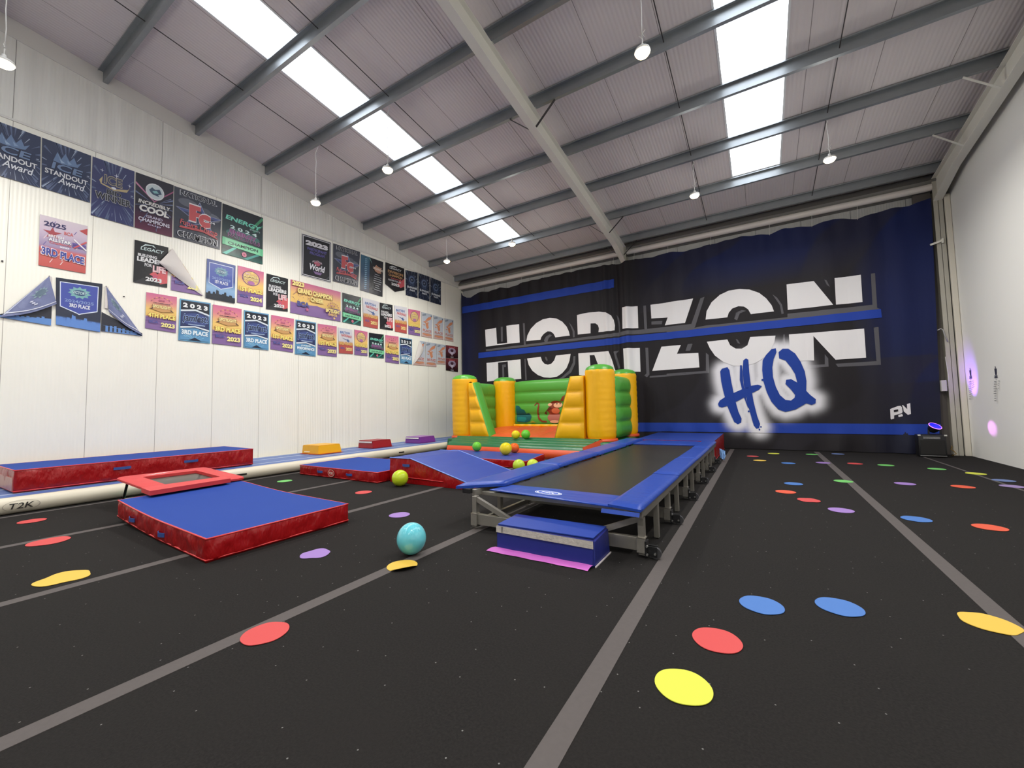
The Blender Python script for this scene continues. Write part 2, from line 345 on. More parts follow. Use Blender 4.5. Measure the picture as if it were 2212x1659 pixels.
# floor cover strips (grey tape over the carpet seams)
M_tape = mat('tape_grey', (84,79,78), 0.8, var=(40, .08), bump=(200, .2, .002), spec=.2)
for x, wd, y0, y1, lab in ((-8.06,.07,-4,12.3,'thin grey floor strip beside the long inflatable track'), (-6.235,.1,-4,12.3,'grey floor strip passing under far end of mini trampoline mat'),
        (-4.345,.1,-4,12.3,'grey floor strip passing under front corner of blue and red mat'), (-2.51,.105,-4,12.3,'grey floor strip running from the near left past the turquoise balloon'),
        (-0.699,.1,-4,12.35,'grey floor strip right beside the long trampoline casters'), (1.094,.1,-4,12.3,'grey floor strip on open floor crossed by yellow spot'), (2.885,.04,-4,11.9,'thin grey floor strip closest to the right partition')):
    bm = B(); box(bm, x-wd/2, x+wd/2, y0, y1, 0.0, .0022); tag(obj('floor_strip', bm, M_tape), lab, 'floor strip', 'grey seam strips on the carpet')
# ------------------------------------------------------------- hanging lamps
M_lens = mat('lamp_lens', (255,235,200), 0.3, emit=((255,222,165), 14)); M_white = mat('white_plastic', (225,222,215), .4); M_wire = mat('wire_white', (222,220,214), .5)
LAMPS = [(-7.94, .89, 1), (-7.94, 5.11, 1), (-5.73, 5.12, 1), (-7.93, 9.38, 1), (-5.61, 9.38, 1), (-1.07, 5.12, 1), (-1.0, 9.37, 1), (1.31, 9.36, 1),
         (-5.7, .89, 0), (-1.07, .89, 0), (1.31, .89, 0), (1.31, 5.15, 0), (-7.94, -3.4, 0), (-5.7, -3.4, 0), (-1.07, -3.4, 0), (1.31, -3.4, 0)]
LB = ['warm hanging lamp at the left picture edge above posters','warm hanging lamp near the side wall, on a long wire','warm hanging lamp hanging in front of the long rooflight','warm hanging lamp in the far corner near side wall',
      'warm hanging lamp below the far end of the long rooflight','warm hanging lamp nearest the viewer, right of the middle rafter','warm hanging lamp left of the short rooflight, in front of banner','warm hanging lamp right of the short rooflight']
def make_lamp(ln, seed):
    rn = random.Random(seed); root = thing('hanging_lamp', 'warm lamp', 'lamp')
    bm = B(); lathe(bm, [(0,.105),(.02,.105),(.024,.07),(.05,.05),(.092,.03),(.1,.0),(.094,-.004),(.088,.004)], n=20); obj('housing', bm, M_white, root, True)
    bm = B(); lathe(bm, [(.092,.004),(.09,-.015),(.074,-.038),(.045,-.052),(0,-.058)], n=24); obj('lens', bm, M_lens, root, True)
    bm = B(); tube(bm, [(0,0,.105),(.006,0,.16),(-.004,.004,.2)], .007, 6); tube(bm, [(-.035,0,.23),(0,.01,.2),(.03,.0,.19),(.01,-.01,.24),(.045,0,.28)], .004, 5); obj('cable_tie', bm, M_wire, root)
    bm = B(); tube(bm, [(0,0,.19)]+[(rn.uniform(-.012,.012), rn.uniform(-.01,.01), .19+(ln-.19)*k/6) for k in range(1, 6)]+[(.02,.03,ln-.03),(.0,.05,ln)], .0055, 6); obj('wire', bm, M_wire, root, True)
    return root
for i, (x, y, vis) in enumerate(LAMPS):
    z = 5.70; ln = zroof(y)-.2-z
    r = make_lamp(ln, i); r.location = (x, y, z)
    r['label'] = LB[i] if i < 8 else 'warm hanging lamp behind the viewer, row %s' % ('one','two','three','four','five','six','seven','eight')[i-8]
    r['group'] = 'warm lamps hanging from the roof'
    ld = bpy.data.lights.new('lamp_light', 'AREA'); ld.shape = 'DISK'; ld.size = .15; ld.energy = LAMP_W; ld.color = (1, .965, .90); ld.spread = R(166)
    lo = bpy.data.objects.new('lamp_light', ld); COL.objects.link(lo); lo.parent = r; lo.location = (0, 0, -.07)
    ld = bpy.data.lights.new('lamp_light', 'POINT'); ld.shadow_soft_size = .08; ld.energy = LAMP_P; ld.color = (1, .965, .90)
    lo = bpy.data.objects.new('lamp_light', ld); COL.objects.link(lo); lo.parent = r; lo.location = (0, 0, -.13)
# ------------------------------------------------------------- big printed banner
BP=[
('g',[(-8.715,3.426),(-7.031,3.438),(-5.13,3.46),(-3.625,3.487),(-2.88,3.491),(-1.498,3.499),(-1.505,3.344),(-4.754,3.384),(-7.055,3.358),(-8.716,3.352)]),
('g',[(-2.255,3.357),(-1.635,3.365),(-1.221,3.401),(0.691,3.384),(0.696,3.472),(2.352,3.453),(2.429,3.369),(2.492,3.327),(-2.258,3.267)]),
('g',[(-8.034,4.194),(-7.953,4.193),(-7.956,3.649),(-8.037,3.649)]),
('g',[(-7.1,4.214),(-7.024,4.205),(-7.001,3.415),(-7.076,3.415)]),
('g',[(-2.884,4.207),(-2.804,4.205),(-2.796,3.415),(-2.876,3.415)]),
('g',[(-2.87,2.928),(-2.79,2.921),(-2.784,2.119),(-2.856,2.042),(-2.934,2.095),(-2.868,2.157)]),
('g',[(-2.665,3.696),(-2.36,3.689),(-2.382,3.588),(-2.668,3.604)]),
('g',[(-1.766,2.746),(-1.7,2.928),(-1.585,2.932),(-1.665,2.737)]),
('g',[(-5.326,4.019),(-5.233,3.898),(-5.142,3.705),(-5.141,3.505),(-5.206,3.501),(-5.211,3.713)]),
('g',[(-3.724,4.063),(-3.643,3.924),(-3.599,3.73),(-3.599,3.457),(-3.662,3.413),(-3.668,3.705)]),
('g',[(-3.853,2.901),(-3.68,2.926),(-3.769,2.825),(-3.666,2.375),(-3.718,2.345),(-3.822,2.796)]),
('g',[(-8.01,2.792),(-7.845,2.8),(-7.847,2.7),(-7.931,2.698),(-7.927,2.288),(-8.007,2.284)]),
('g',[(-7.067,2.936),(-7.022,2.933),(-6.989,2.179),(-7.051,2.174)]),
('g',[(-5.207,2.877),(-5.138,2.872),(-5.157,2.621),(-5.301,2.342),(-5.581,2.159),(-5.903,2.114),(-5.659,2.2),(-5.377,2.401),(-5.233,2.663)]),
('g',[(-6.274,3.514),(-6.187,3.637),(-6.04,3.696),(-5.959,3.65),(-6.085,3.57),(-6.152,3.407),(-6.215,3.395)]),
('g',[(-6.249,2.946),(-6.187,2.922),(-6.148,2.825),(-6.17,2.778),(-6.231,2.85)]),
('g',[(-2.776,2.07),(-1.557,2.123),(-1.56,2.061),(-2.778,2.021)]),
('g',[(-2.305,2.119),(-1.259,2.133),(-1.237,2.635),(-1.17,2.571),(-1.174,2.07),(-2.308,2.051)]),
('g',[(-1.31,4.193),(-1.203,4.216),(-1.489,3.387),(-1.635,3.357)]),
('g',[(-1.712,2.836),(-1.653,2.929),(-1.574,2.921),(-1.643,2.738),(-1.76,2.741)]),
('g',[(0.395,4.032),(0.495,3.924),(0.59,3.728),(0.617,3.491),(0.569,3.479),(0.545,3.717)]),
('g',[(-0.501,3.494),(-0.46,3.659),(-0.311,3.714),(-0.216,3.681),(-0.364,3.627),(-0.437,3.448)]),
('g',[(-0.493,2.946),(-0.445,2.922),(-0.392,2.804),(-0.45,2.828)]),
('g',[(2.363,4.197),(2.437,4.196),(2.429,3.369),(2.347,3.365)]),
('g',[(2.34,2.917),(2.428,2.919),(2.421,2.033),(1.638,2.039),(1.595,2.12),(2.346,2.123)]),
('g',[(1.484,4.216),(1.531,4.183),(1.582,4.015),(1.53,4.069)]),
('g',[(0.582,2.95),(0.611,2.947),(0.612,2.668),(0.546,2.639)]),
('g',[(0.988,2.126),(1.389,2.121),(1.401,2.369),(1.463,2.262),(1.458,2.059),(0.984,2.05)]),
('w',[(-8.734,4.172),(-8.231,4.186),(-8.202,3.573),(-7.77,3.578),(-7.787,4.205),(-7.258,4.202),(-7.248,3.537),(-8.712,3.529)]),
('w',[(-8.701,2.911),(-7.232,2.93),(-7.214,2.237),(-7.733,2.218),(-7.758,2.9),(-8.174,2.884),(-8.179,2.234),(-8.691,2.212)]),
('w',[(-6.97,3.56),(-6.921,3.756),(-6.775,3.972),(-6.554,4.156),(-6.295,4.249),(-6.024,4.259),(-5.779,4.208),(-5.562,4.068),(-5.409,3.883),(-5.336,3.709),(-5.309,3.571),(-5.839,3.569),(-5.896,3.699),(-5.996,3.785),(-6.12,3.807),(-6.268,3.741),(-6.376,3.639),(-6.413,3.544)]),
('w',[(-6.956,2.939),(-6.417,2.952),(-6.37,2.805),(-6.277,2.704),(-6.141,2.656),(-6.008,2.684),(-5.903,2.787),(-5.837,2.949),(-5.301,2.958),(-5.347,2.726),(-5.452,2.497),(-5.615,2.343),(-5.818,2.234),(-6.063,2.204),(-6.311,2.236),(-6.54,2.325),(-6.75,2.49),(-6.896,2.711)]),
('w',[(-5.04,4.23),(-4.632,4.252),(-4.284,4.232),(-4.053,4.171),(-3.898,4.062),(-3.8,3.893),(-3.771,3.717),(-3.787,3.564),(-4.325,3.574),(-4.302,3.695),(-4.335,3.804),(-4.423,3.876),(-4.577,3.888),(-4.588,3.569),(-5.031,3.576)]),
('w',[(-5.032,2.953),(-4.009,2.932),(-3.774,2.212),(-4.264,2.201),(-4.487,2.852),(-4.641,2.858),(-4.619,2.201),(-5.029,2.225)]),
('w',[(-3.502,4.23),(-3.046,4.214),(-3.049,3.541),(-3.513,3.566)]),
('w',[(-3.515,2.956),(-3.03,2.934),(-3.035,2.216),(-3.501,2.246)]),
('w',[(-2.67,4.202),(-1.501,4.221),(-1.746,3.547),(-2.298,3.545),(-2.207,3.766),(-2.661,3.788)]),
('w',[(-2.415,2.924),(-1.881,2.92),(-1.997,2.674),(-1.431,2.652),(-1.42,2.241),(-2.301,2.229),(-2.698,2.221)]),
('w',[(-1.203,3.567),(-1.168,3.798),(-1.035,4.032),(-0.821,4.212),(-0.597,4.291),(-0.333,4.291),(-0.109,4.238),(0.106,4.109),(0.253,3.945),(0.366,3.744),(0.409,3.574),(-0.109,3.573),(-0.166,3.712),(-0.258,3.8),(-0.387,3.827),(-0.537,3.784),(-0.625,3.682),(-0.664,3.562)]),
('w',[(-1.199,2.942),(-0.692,2.955),(-0.633,2.79),(-0.505,2.684),(-0.36,2.67),(-0.227,2.75),(-0.153,2.965),(0.411,2.94),(0.378,2.763),(0.278,2.556),(0.116,2.371),(-0.076,2.258),(-0.333,2.203),(-0.592,2.229),(-0.82,2.351),(-1.015,2.539),(-1.127,2.742)]),
('w',[(0.713,4.231),(1.277,4.219),(1.625,3.562),(0.706,3.568)]),
('w',[(1.686,4.213),(2.18,4.205),(2.175,3.546),(1.678,3.557)]),
('w',[(0.699,2.937),(2.168,2.911),(2.166,2.221),(1.6,2.217),(1.201,2.846),(1.184,2.233),(0.694,2.25)]),
('b',[(-9.065,3.325),(2.493,3.334),(2.502,3.131),(-9.069,3.118)]),
('b',[(-9.806,5.195),(-3.753,5.194),(-3.763,4.921),(-9.811,4.936)]),
('b',[(-10.483,0.728),(-3.197,0.694),(-2.363,0.691),(3.381,0.669),(3.367,0.424),(3.139,0.426),(-2.374,0.439),(-3.207,0.423),(-10.49,0.322)]),
('h',[(-0.906,2.091),(-0.862,2.164),(-0.726,2.2),(-0.68,2.114),(-0.646,1.774),(-0.584,1.324),(-0.519,0.989),(-0.453,0.804),(-0.468,0.694),(-0.55,0.649),(-0.629,0.712),(-0.702,0.916),(-0.774,1.142),(-0.856,1.558),(-0.894,1.824)]),
('h',[(-0.342,2.352),(-0.276,2.402),(-0.223,2.361),(-0.219,2.047),(-0.198,1.678),(-0.156,1.239),(-0.095,0.875),(-0.037,0.658),(-0.064,0.55),(-0.127,0.532),(-0.185,0.622),(-0.248,0.949),(-0.312,1.279),(-0.357,1.686),(-0.372,2.057)]),
('h',[(-0.422,2.228),(-0.38,2.225),(-0.37,1.76),(-0.326,1.316),(-0.259,1.058),(-0.295,1.096),(-0.377,1.391),(-0.447,1.838)]),
('h',[(-1.0,1.203),(-0.952,1.296),(-0.795,1.405),(-0.493,1.543),(-0.231,1.662),(-0.041,1.689),(0.05,1.649),(-0.016,1.561),(-0.241,1.442),(-0.505,1.284),(-0.74,1.16),(-0.91,1.107),(-0.982,1.138)]),
('h',[(0.098,2.317),(0.181,2.456),(0.31,2.597),(0.401,2.61),(0.411,2.508),(0.342,2.334),(0.302,2.122),(0.305,1.87),(0.353,1.617),(0.431,1.401),(0.543,1.274),(0.658,1.253),(0.734,1.321),(0.752,1.39),(0.672,1.533),(0.563,1.679),(0.583,1.784),(0.686,1.796),(0.81,1.702),(0.778,1.913),(0.7,2.094),(0.593,2.279),(0.463,2.343),(0.456,2.504),(0.549,2.585),(0.666,2.574),(0.804,2.438),(0.908,2.219),(0.98,1.971),(1.002,1.727),(0.984,1.486),(1.062,1.38),(1.167,1.274),(1.157,1.172),(1.077,1.133),(0.968,1.176),(0.895,1.126),(0.734,1.025),(0.528,0.968),(0.384,1.03),(0.243,1.229),(0.15,1.482),(0.087,1.774),(0.076,2.065)]),
('h',[(0.095,1.81),(0.087,1.79),(0.069,1.782),(0.052,1.791),(0.046,1.812),(0.054,1.832),(0.072,1.84),(0.089,1.83)]),
('h',[(-0.259,0.993),(-0.266,0.975),(-0.282,0.967),(-0.298,0.975),(-0.303,0.993),(-0.296,1.011),(-0.28,1.019),(-0.265,1.011)]),
('h',[(-0.004,0.587),(-0.01,0.571),(-0.023,0.565),(-0.036,0.571),(-0.041,0.586),(-0.035,0.602),(-0.021,0.608),(-0.008,0.602)]),
('h',[(-0.038,0.514),(-0.045,0.497),(-0.061,0.489),(-0.076,0.496),(-0.081,0.514),(-0.074,0.532),(-0.058,0.539),(-0.044,0.532)]),
('l',[(2.525,1.01),(2.662,1.074),(2.706,1.079),(2.729,1.044),(2.731,0.936),(2.708,0.908),(2.587,0.863),(2.581,0.789),(2.529,0.77),(2.521,0.789)]),
('k',[(2.586,0.984),(2.658,1.002),(2.659,0.958),(2.585,0.934)]),
('l',[(2.656,0.871),(2.723,0.897),(2.731,0.846),(2.659,0.823)]),
('l',[(2.731,1.093),(2.749,1.093),(2.81,1.001),(2.812,1.116),(2.867,1.138),(2.864,0.894),(2.813,0.874),(2.751,0.953),(2.749,1.027)])]
TE=[(-9.837,5.779),(-9.759,5.643),(-9.575,5.531),(-9.352,5.503),(-9.029,5.647),(-8.525,5.603),(-8.221,5.631),(-8.035,5.662),(-7.6,5.571),(-7.103,5.676),(-4.733,5.713),(-3.753,5.677),(-3.548,5.6),(-3.106,5.671),(-3.052,5.684),(-2.852,5.642),(-2.545,5.628),(-2.124,5.69),(-1.893,5.646),(-1.653,5.624),(-0.226,5.717),(0.408,5.623),(0.748,5.695),(1.311,5.61),(1.752,5.682),(2.191,5.566),(2.599,5.635),(2.885,5.647),(3.106,5.623),(3.466,5.71)]

BPAL = {'l': rgb((226,224,226)), 'w': rgb((226,224,226)), 'b': rgb((30,62,158)), 'g': rgb((88,87,92)), 'h': rgb((28,62,150)), 'k': rgb((28,26,30))}
TE.sort()
def btop(x):
    if x <= TE[0][0]: return TE[0][1]
    for (a, za), (b, zb) in zip(TE, TE[1:]):
        if x <= b: return za+(zb-za)*(x-a)/(b-a)
    return TE[-1][1]
def bx(x, z):   # right edge leans in a little to the floor
    return x - .14*max(0, (x-2.5)/.97)*(1-z/5.7)
def by(x, z):
    y = 12.5 - .155*math.exp(-((x+3.4)/.17)**2) - .05*math.exp(-((x+3.0)/.5)**2)
    top = math.exp(-((5.75-z)/.55)**2); bot = math.exp(-(z/.6)**2)
    y -= .012*math.sin(x*9+.6*math.sin(x*2.3)) + .02*nz(x*.9, 1, z*.22) + .012*nz(x*3.1, 4, z*.3)
    y -= .05*top*math.sin(x*7.3)**2 + .07*bot*(.5+nz(x*3, 7, z*.8)) + (.03*math.exp(-((x+3.75)/.5)**2)*math.sin(x*26))
    return y
HP = [p for k, p in BP if k == 'h']
def seg_d(px, pz, a, b):
    dx, dz = b[0]-a[0], b[1]-a[1]; t = max(0, min(1, ((px-a[0])*dx+(pz-a[1])*dz)/(dx*dx+dz*dz+1e-9)))
    return math.hypot(px-a[0]-t*dx, pz-a[1]-t*dz)
def in_poly(x, z, P):
    c = False; n = len(P)
    for i in range(n):
        a, b = P[i], P[i-1]
        if (a[1] > z) != (b[1] > z) and x < (b[0]-a[0])*(z-a[1])/(b[1]-a[1])+a[0]: c = not c
    return c
def mixc(a, b, t): t = max(0, min(1, t)); return tuple(a[i]+(b[i]-a[i])*t for i in range(3))
K0 = rgb((31,28,32)); NB = rgb((17,32,86)); NB2 = rgb((24,32,60)); WH = rgb((225,224,230)); DG = rgb((39,37,44))
def bcol(x, z):
    c = K0[:3]
    # navy wash at the right, over the top right and at the left edge; darker soft block round the lettering
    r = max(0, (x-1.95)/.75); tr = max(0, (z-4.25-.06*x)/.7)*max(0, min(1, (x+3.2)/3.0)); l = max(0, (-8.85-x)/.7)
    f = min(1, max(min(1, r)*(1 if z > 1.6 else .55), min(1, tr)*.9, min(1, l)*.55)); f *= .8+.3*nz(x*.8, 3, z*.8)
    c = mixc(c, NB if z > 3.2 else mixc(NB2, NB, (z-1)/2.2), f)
    d2 = (x-z*.9)*1.1; s = math.sin(d2*1.7+2*nz(x*.5, 0, z*.5))
    if s > .5 and (z < 2.2 or x > -3 and z > 4): c = mixc(c, DG, .55*min(1, (s-.5)*6))
    if 1.0 < x < 4 and 0 < z < 8 or True:
        if -1.6 < x < 2.9 and -.05 < z < 3.6:
            d = min(seg_d(x, z, p[i-1], p[i]) for p in HP for i in range(len(p)))
            h = math.exp(-(max(0, d-.05)/.15)**2)
            c = mixc(c, WH, h)
    return c
NX, NZ_ = 330, 140
pr = Print(None); X0, X1 = -9.86, 3.47
V = []; C = []
for j in range(NZ_+1):
    for i in range(NX+1):
        x = X0+(X1-X0)*i/NX; zt = btop(x); z = .012+(zt-.012)*j/NZ_
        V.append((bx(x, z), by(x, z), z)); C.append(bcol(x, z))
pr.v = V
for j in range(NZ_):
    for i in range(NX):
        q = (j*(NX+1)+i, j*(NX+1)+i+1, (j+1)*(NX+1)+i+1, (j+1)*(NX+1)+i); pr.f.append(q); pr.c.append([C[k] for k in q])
M_print = attr_mat('banner_print', .62, bump=(3, .25, .03), stretch=(3, 1, .35), spec=.25)
ban = thing('wall_banner', 'huge black and blue fabric banner reading HORIZON HQ', 'banner', (0, 0, 0))
o = pr.build('banner_cloth', M_print, ban)
for p in o.data.polygons: p.use_smooth = True
lay = {'l': .008, 'g': .004, 'w': .008, 'b': .012, 'h': .016, 'k': .02}; nmz = {'l': 'logo_lettering', 'g': 'letter_shadow', 'w': 'white_lettering', 'b': 'blue_stripe', 'h': 'brush_lettering', 'k': 'logo_gap'}
labs = {'l': 'small white two letter logo', 'g': 'dark grey outline shapes behind the letters', 'w': 'white split block letters', 'b': 'blue stripes', 'h': 'blue brush painted letters HQ', 'k': 'black gap in the small logo'}
# white polygons come before and the blue brush letters after
for k in 'gwbhlk':
    bm = B()
    for kk, P in BP:
        if kk != k: continue
        tr = tessellate_polygon([[Vector((a, 0, b)) for a, b in P]]) if False else tessellate_polygon([[Vector((a, b, 0)) for a, b in P]])
        vv = [bm.verts.new((a, 0, b)) for a, b in P]
        for t in tr:
            try: bm.faces.new([vv[i] for i in t])
            except ValueError: pass
    x = -9.8
    while x < 3.5:
        bmesh.ops.bisect_plane(bm, geom=bm.verts[:]+bm.edges[:]+bm.faces[:], plane_co=(x, 0, 0), plane_no=(1, 0, 0)); x += .03 if -4.2 < x < -2.7 else .07
    if k == 'b':
        for q in range(16): bmesh.ops.bisect_plane(bm, geom=bm.verts[:]+bm.edges[:]+bm.faces[:], plane_co=(0, 0, .12+q*.045), plane_no=(0, 0, 1))
    for q in range(1, 19):
        bmesh.ops.bisect_plane(bm, geom=bm.verts[:]+bm.edges[:]+bm.faces[:], plane_co=(0, 0, q*.32), plane_no=(0, 0, 1))
    for v in bm.verts:
        x, z = v.co.x, v.co.z
        # keep the stripe that reaches the banner's left edge inside the cloth
        x = min(max(x, X0+.005), X1-.005); v.co = (x if z > 1.2 or x < 3 else bx(x+.08, z), by(x, z)-lay[k], z)
    me = bpy.data.meshes.new(nmz[k]); bm.to_mesh(me); bm.free()
    at = me.color_attributes.new('Col', 'FLOAT_COLOR', 'CORNER'); c = BPAL[k]; buf = []; cache = {}
    for lp in me.loops:
        vi = lp.vertex_index
        if vi not in cache:
            co = me.vertices[vi].co; cc = c[:3]
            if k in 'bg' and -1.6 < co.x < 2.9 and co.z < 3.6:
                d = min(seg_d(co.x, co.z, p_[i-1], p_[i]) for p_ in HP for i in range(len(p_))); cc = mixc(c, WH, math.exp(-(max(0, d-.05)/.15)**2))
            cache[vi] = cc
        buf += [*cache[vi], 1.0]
    at.data.foreach_set('color', buf)
    oo = link(nmz[k], me, M_print, ban, True); oo['label'] = labs[k]
# cords that hold the banner up
bm = B()
for x in (-9.03, -8.2, -7.1, -6.2, -5.2, -3.75, -3.1, -2.12, -.98, .41, 1.31, 2.19):
    tube(bm, [(x, by(x, btop(x))-.004, btop(x)-.02), (x+.01, 12.47, 5.9)], .004, 5)
obj('hanging_cord', bm, M_wire, ban)
# ------------------------------------------------------------- vinyl materials
M_red = mat('vinyl_red', (150,13,18), .28, bump=(11, .8, .04), stretch=(1,1,.4), var=(3, .12))
M_redp = mat('vinyl_red_piping', (205,50,52), .35)
M_blue = mat('vinyl_blue', (34,60,144), .42, spec=.35, bump=(5, .12, .02), var=(2, .05))
M_blue2 = mat('carpet_blue', (34,64,142), .75, spec=.15, var=(2.5, .04), bump=(200, .1, .002))
M_navy = mat('vinyl_navy', (34,42,120), .4, bump=(4, .3, .03), stretch=(1,1,.4))
M_strap = mat('strap_blue', (42,72,140), .6)
M_black = mat('black_plastic', (22,22,24), .45)
M_rub = mat('rubber_black', (26,26,27), .7)
M_alu = mat('aluminium', (150,146,138), .36, .6, var=(8, .1))
M_bed = mat('webbing_bed', (46,45,43), .36, alpha=.68, var=(1.2, .25), bump=(400, .15, .002), stretch=(1, 1, 1))
M_ink = attr_mat('printed_logo', .5)
def sides(bm, P, z0, z1, amp=.012, seed=0, lift=None, step=.04, nzv=6, bulge=.01):
    """wrinkled cloth side wall round the closed outline P (ccw)"""
    pts = []; N = len(P)
    for i in range(N):
        a, b = Vector(P[i]), Vector(P[(i+1) % N]); L = (b-a).length; n = max(2, int(L/step)); d = (b-a)/L; nn = Vector((d.y, -d.x))
        for k in range(n): pts.append((a+(b-a)*k/n, nn, min(k, n-k)/n*L))
    rings = []
    for j in range(nzv+1):
        t = j/nzv; ring = []
        for p, nn, e in pts:
            f = min(1, e/.08)*math.sin(math.pi*t)**.5 if 0 < t < 1 else 0
            o = f*(bulge+amp*(noise.noise(Vector((p.x*7+seed, p.y*7, t*1.5)))+.6*noise.noise(Vector((p.x*19+seed, p.y*19, t*2+5)))))
            q = p+nn*o; ring.append(bm.verts.new((q.x, q.y, z0+(z1-z0)*t+(lift(q.x, q.y) if lift else 0))))
        rings.append(ring)
    n = len(pts)
    for a, b in zip(rings, rings[1:]):
        for k in range(n): bm.faces.new((a[k], a[(k+1) % n], b[(k+1) % n], b[k]))
    bm.faces.new(rings[0][::-1]); return rings
def slab(bm, P, z0, z1, n=10, lift=None, bev=.006):
    """quad slab, gridded so it can follow a lift"""
    a, b, c, d = [Vector(p) for p in P]
    def top(u, v): p = (a*(1-u)+b*u)*(1-v)+(d*(1-u)+c*u)*v; return p
    def f(z): return lambda u, v: (top(u, v).x, top(u, v).y, z+(lift(top(u, v).x, top(u, v).y) if lift else 0))
    T = grid(bm, f(z1), n, n); G = grid(bm, f(z0), n, n)
    for E_ in ([(T[0][i], T[0][i+1], G[0][i+1], G[0][i]) for i in range(n)], [(T[n][i+1], T[n][i], G[n][i], G[n][i+1]) for i in range(n)],
               [(T[i+1][0], T[i][0], G[i][0], G[i+1][0]) for i in range(n)], [(T[i][n], T[i+1][n], G[i+1][n], G[i][n]) for i in range(n)]):
        for q in E_: bm.faces.new(q)
def mat_box(label, cat, P, z0, z1, handles=(), top=M_blue2, side=M_red, seed=0, lift=None, name='gym_mat', amp=.012, group=None, pipe=M_redp, pipes=(1, 1)):
    cx = sum(p[0] for p in P)/4; cy = sum(p[1] for p in P)/4
    t = thing(name, label, cat, (cx, cy, z0), 0, group); Q = [(p[0]-cx, p[1]-cy) for p in P]; h = z1-z0
    lf = (lambda x, y: lift(x+cx, y+cy)) if lift else None
    bm = B(); sides(bm, Q, 0, h-.006, amp, seed, lf); obj('side_cover', bm, side, t, True)
    bm = B(); ins = .006; c_ = Vector((0, 0)); slab(bm, [tuple(Vector(q)*(1-ins/Vector(q).length)) for q in Q], h-.03, h, 12, lf); obj('top_sheet', bm, top, t, auto=40)
    for zz, on, nm in ((h-.006, pipes[0], 'piping'), (.02, pipes[1], 'piping')):
        if not on: continue
        pts = []
        for i in range(4):
            a, b = Vector(Q[i]), Vector(Q[(i+1) % 4])
            for k in range(12): p = a+(b-a)*k/12; pts.append((p.x, p.y, zz+(lf(p.x, p.y) if lf else 0)))
        bm = B(); tube(bm, pts, .008, 6, closed=True); obj(nm, bm, pipe, t, True)
    for (ei, f, hz, wd) in handles:
        a, b = Vector(Q[ei]), Vector(Q[(ei+1) % 4]); d = (b-a).normalized(); nn = Vector((d.y, -d.x)); p = a+(b-a)*f
        bm = B(); pts = []
        for k in range(9):
            s = (k/8-.5)*wd; o = .014+.022*math.sin(math.pi*k/8); q = p+d*s+nn*o
            pts.append((q.x, q.y, hz+(lf(q.x, q.y) if lf else 0)))
        for pa, pb in zip(pts, pts[1:]): bar(bm, pa, pb, .006, .04)
        obj('handle', bm, M_strap, t)
    return t
def decal(parent, name, fn, draw, ma=None):
    p = Print(fn); draw(p); o = p.build(name, ma or M_ink, parent); return o
# inflatable track along the wall
tr = thing('air_track', 'long inflatable blue tumbling track lying against the cream side wall', 'air track', (-9.05, 4, 0))
M_tube = mat('cream_pvc', (205,198,180), .4, var=(4, .05)); M_atop = mat('track_blue', (74,102,160), .45, var=(3, .05))
xa, xb, y0, y1, hh = -8.30, -9.80, -4.0, 12.30, .225
prof = [(xa+.02+.095*math.sin(a), .105+.105*-math.cos(a)) for a in [math.pi*k/10 for k in range(11)]]
prof2 = [(xb-.01-.07*math.sin(a), .105+.105*math.cos(a)) for a in [math.pi*k/10 for k in range(11)]]
bm = B(); prism(bm, [(x+9.05, z) for x, z in prof+prof2], 1, y0-4, y1-4); obj('side_tube', bm, M_tube, tr, auto=50)
bm = B(); grid(bm, lambda u, v: (xb+9.05+(xa-xb)*u, (y0-4)+(y1-y0)*v, .212+.014*math.sin(math.pi*u)**.4 + .0015*math.sin(u*60)), 24, 40); grid(bm, lambda u, v: (xb+9.05+(xa-xb)*u, (y0-4)+(y1-y0)*v, .205), 1, 1); obj('top_sheet', bm, M_atop, tr, True)
for u in (.10, .45, .86):
    bm = B(); xx = xb+9.05+(xa-xb)*u; zc = .2265 if .2 < u < .8 else .2225; box(bm, xx-.013, xx+.013, y0-4, y1-4, zc-.002, zc+.0025); o = obj('line_marking', bm, mat('line_white', (205,212,222), .5), tr); o['label'] = 'thin white line on blue top'
for y in (3.85, 7.75, 1.2-3):
    bm = B(); box(bm, .845, .875, y-4-.09, y-4+.09, .09, .12, .004); obj('carry_handle', bm, M_black, tr)
def tk(u, v, l):
    z = .03+v*.15
    return (-8.28+9.05+.0015*l+.004+(max(0, .1**2-(z-.105)**2))**.5, 1.085-4+.32*u, z)
def drw(p):
    n = 40; 
    for k in range(n):
        a, b = 2*math.pi*k/n, 2*math.pi*(k+1)/n
        q = lambda t, s: (.5+.5*s*math.cos(t), .5+.46*s*math.sin(t))
        p.poly([q(a,1), q(b,1), q(b,.96), q(a,.96)], (150,145,135), layer=1)
    p.l = 2; p.text('T2K', .16, .26, .84, .74, (46,44,42), bold=.02, shear=.12)
decal(tr, 'printed_logo', tk, drw)
# long thick mat on the track
t = mat_box('long thick blue and red mat lying on the inflatable track', 'gym mat', [(-9.78,1.22),(-8.50,1.22),(-8.46,4.18),(-9.78,4.25)], .231, .535, [(1, .36, .19, .20), (1, .66, .19, .20)], seed=3, amp=.014)
M_clr = mat('vinyl_worn', (170,105,98), .3, bump=(6, .4, .03))
bm = B(); slab(bm, [(-.60,-1.512),(.60,-1.512),(.60,-1.496),(-.60,-1.496)], .03, .2, 4); o = obj('mesh_window', bm, M_clr, t); o['label'] = 'faded pale panel on the end'
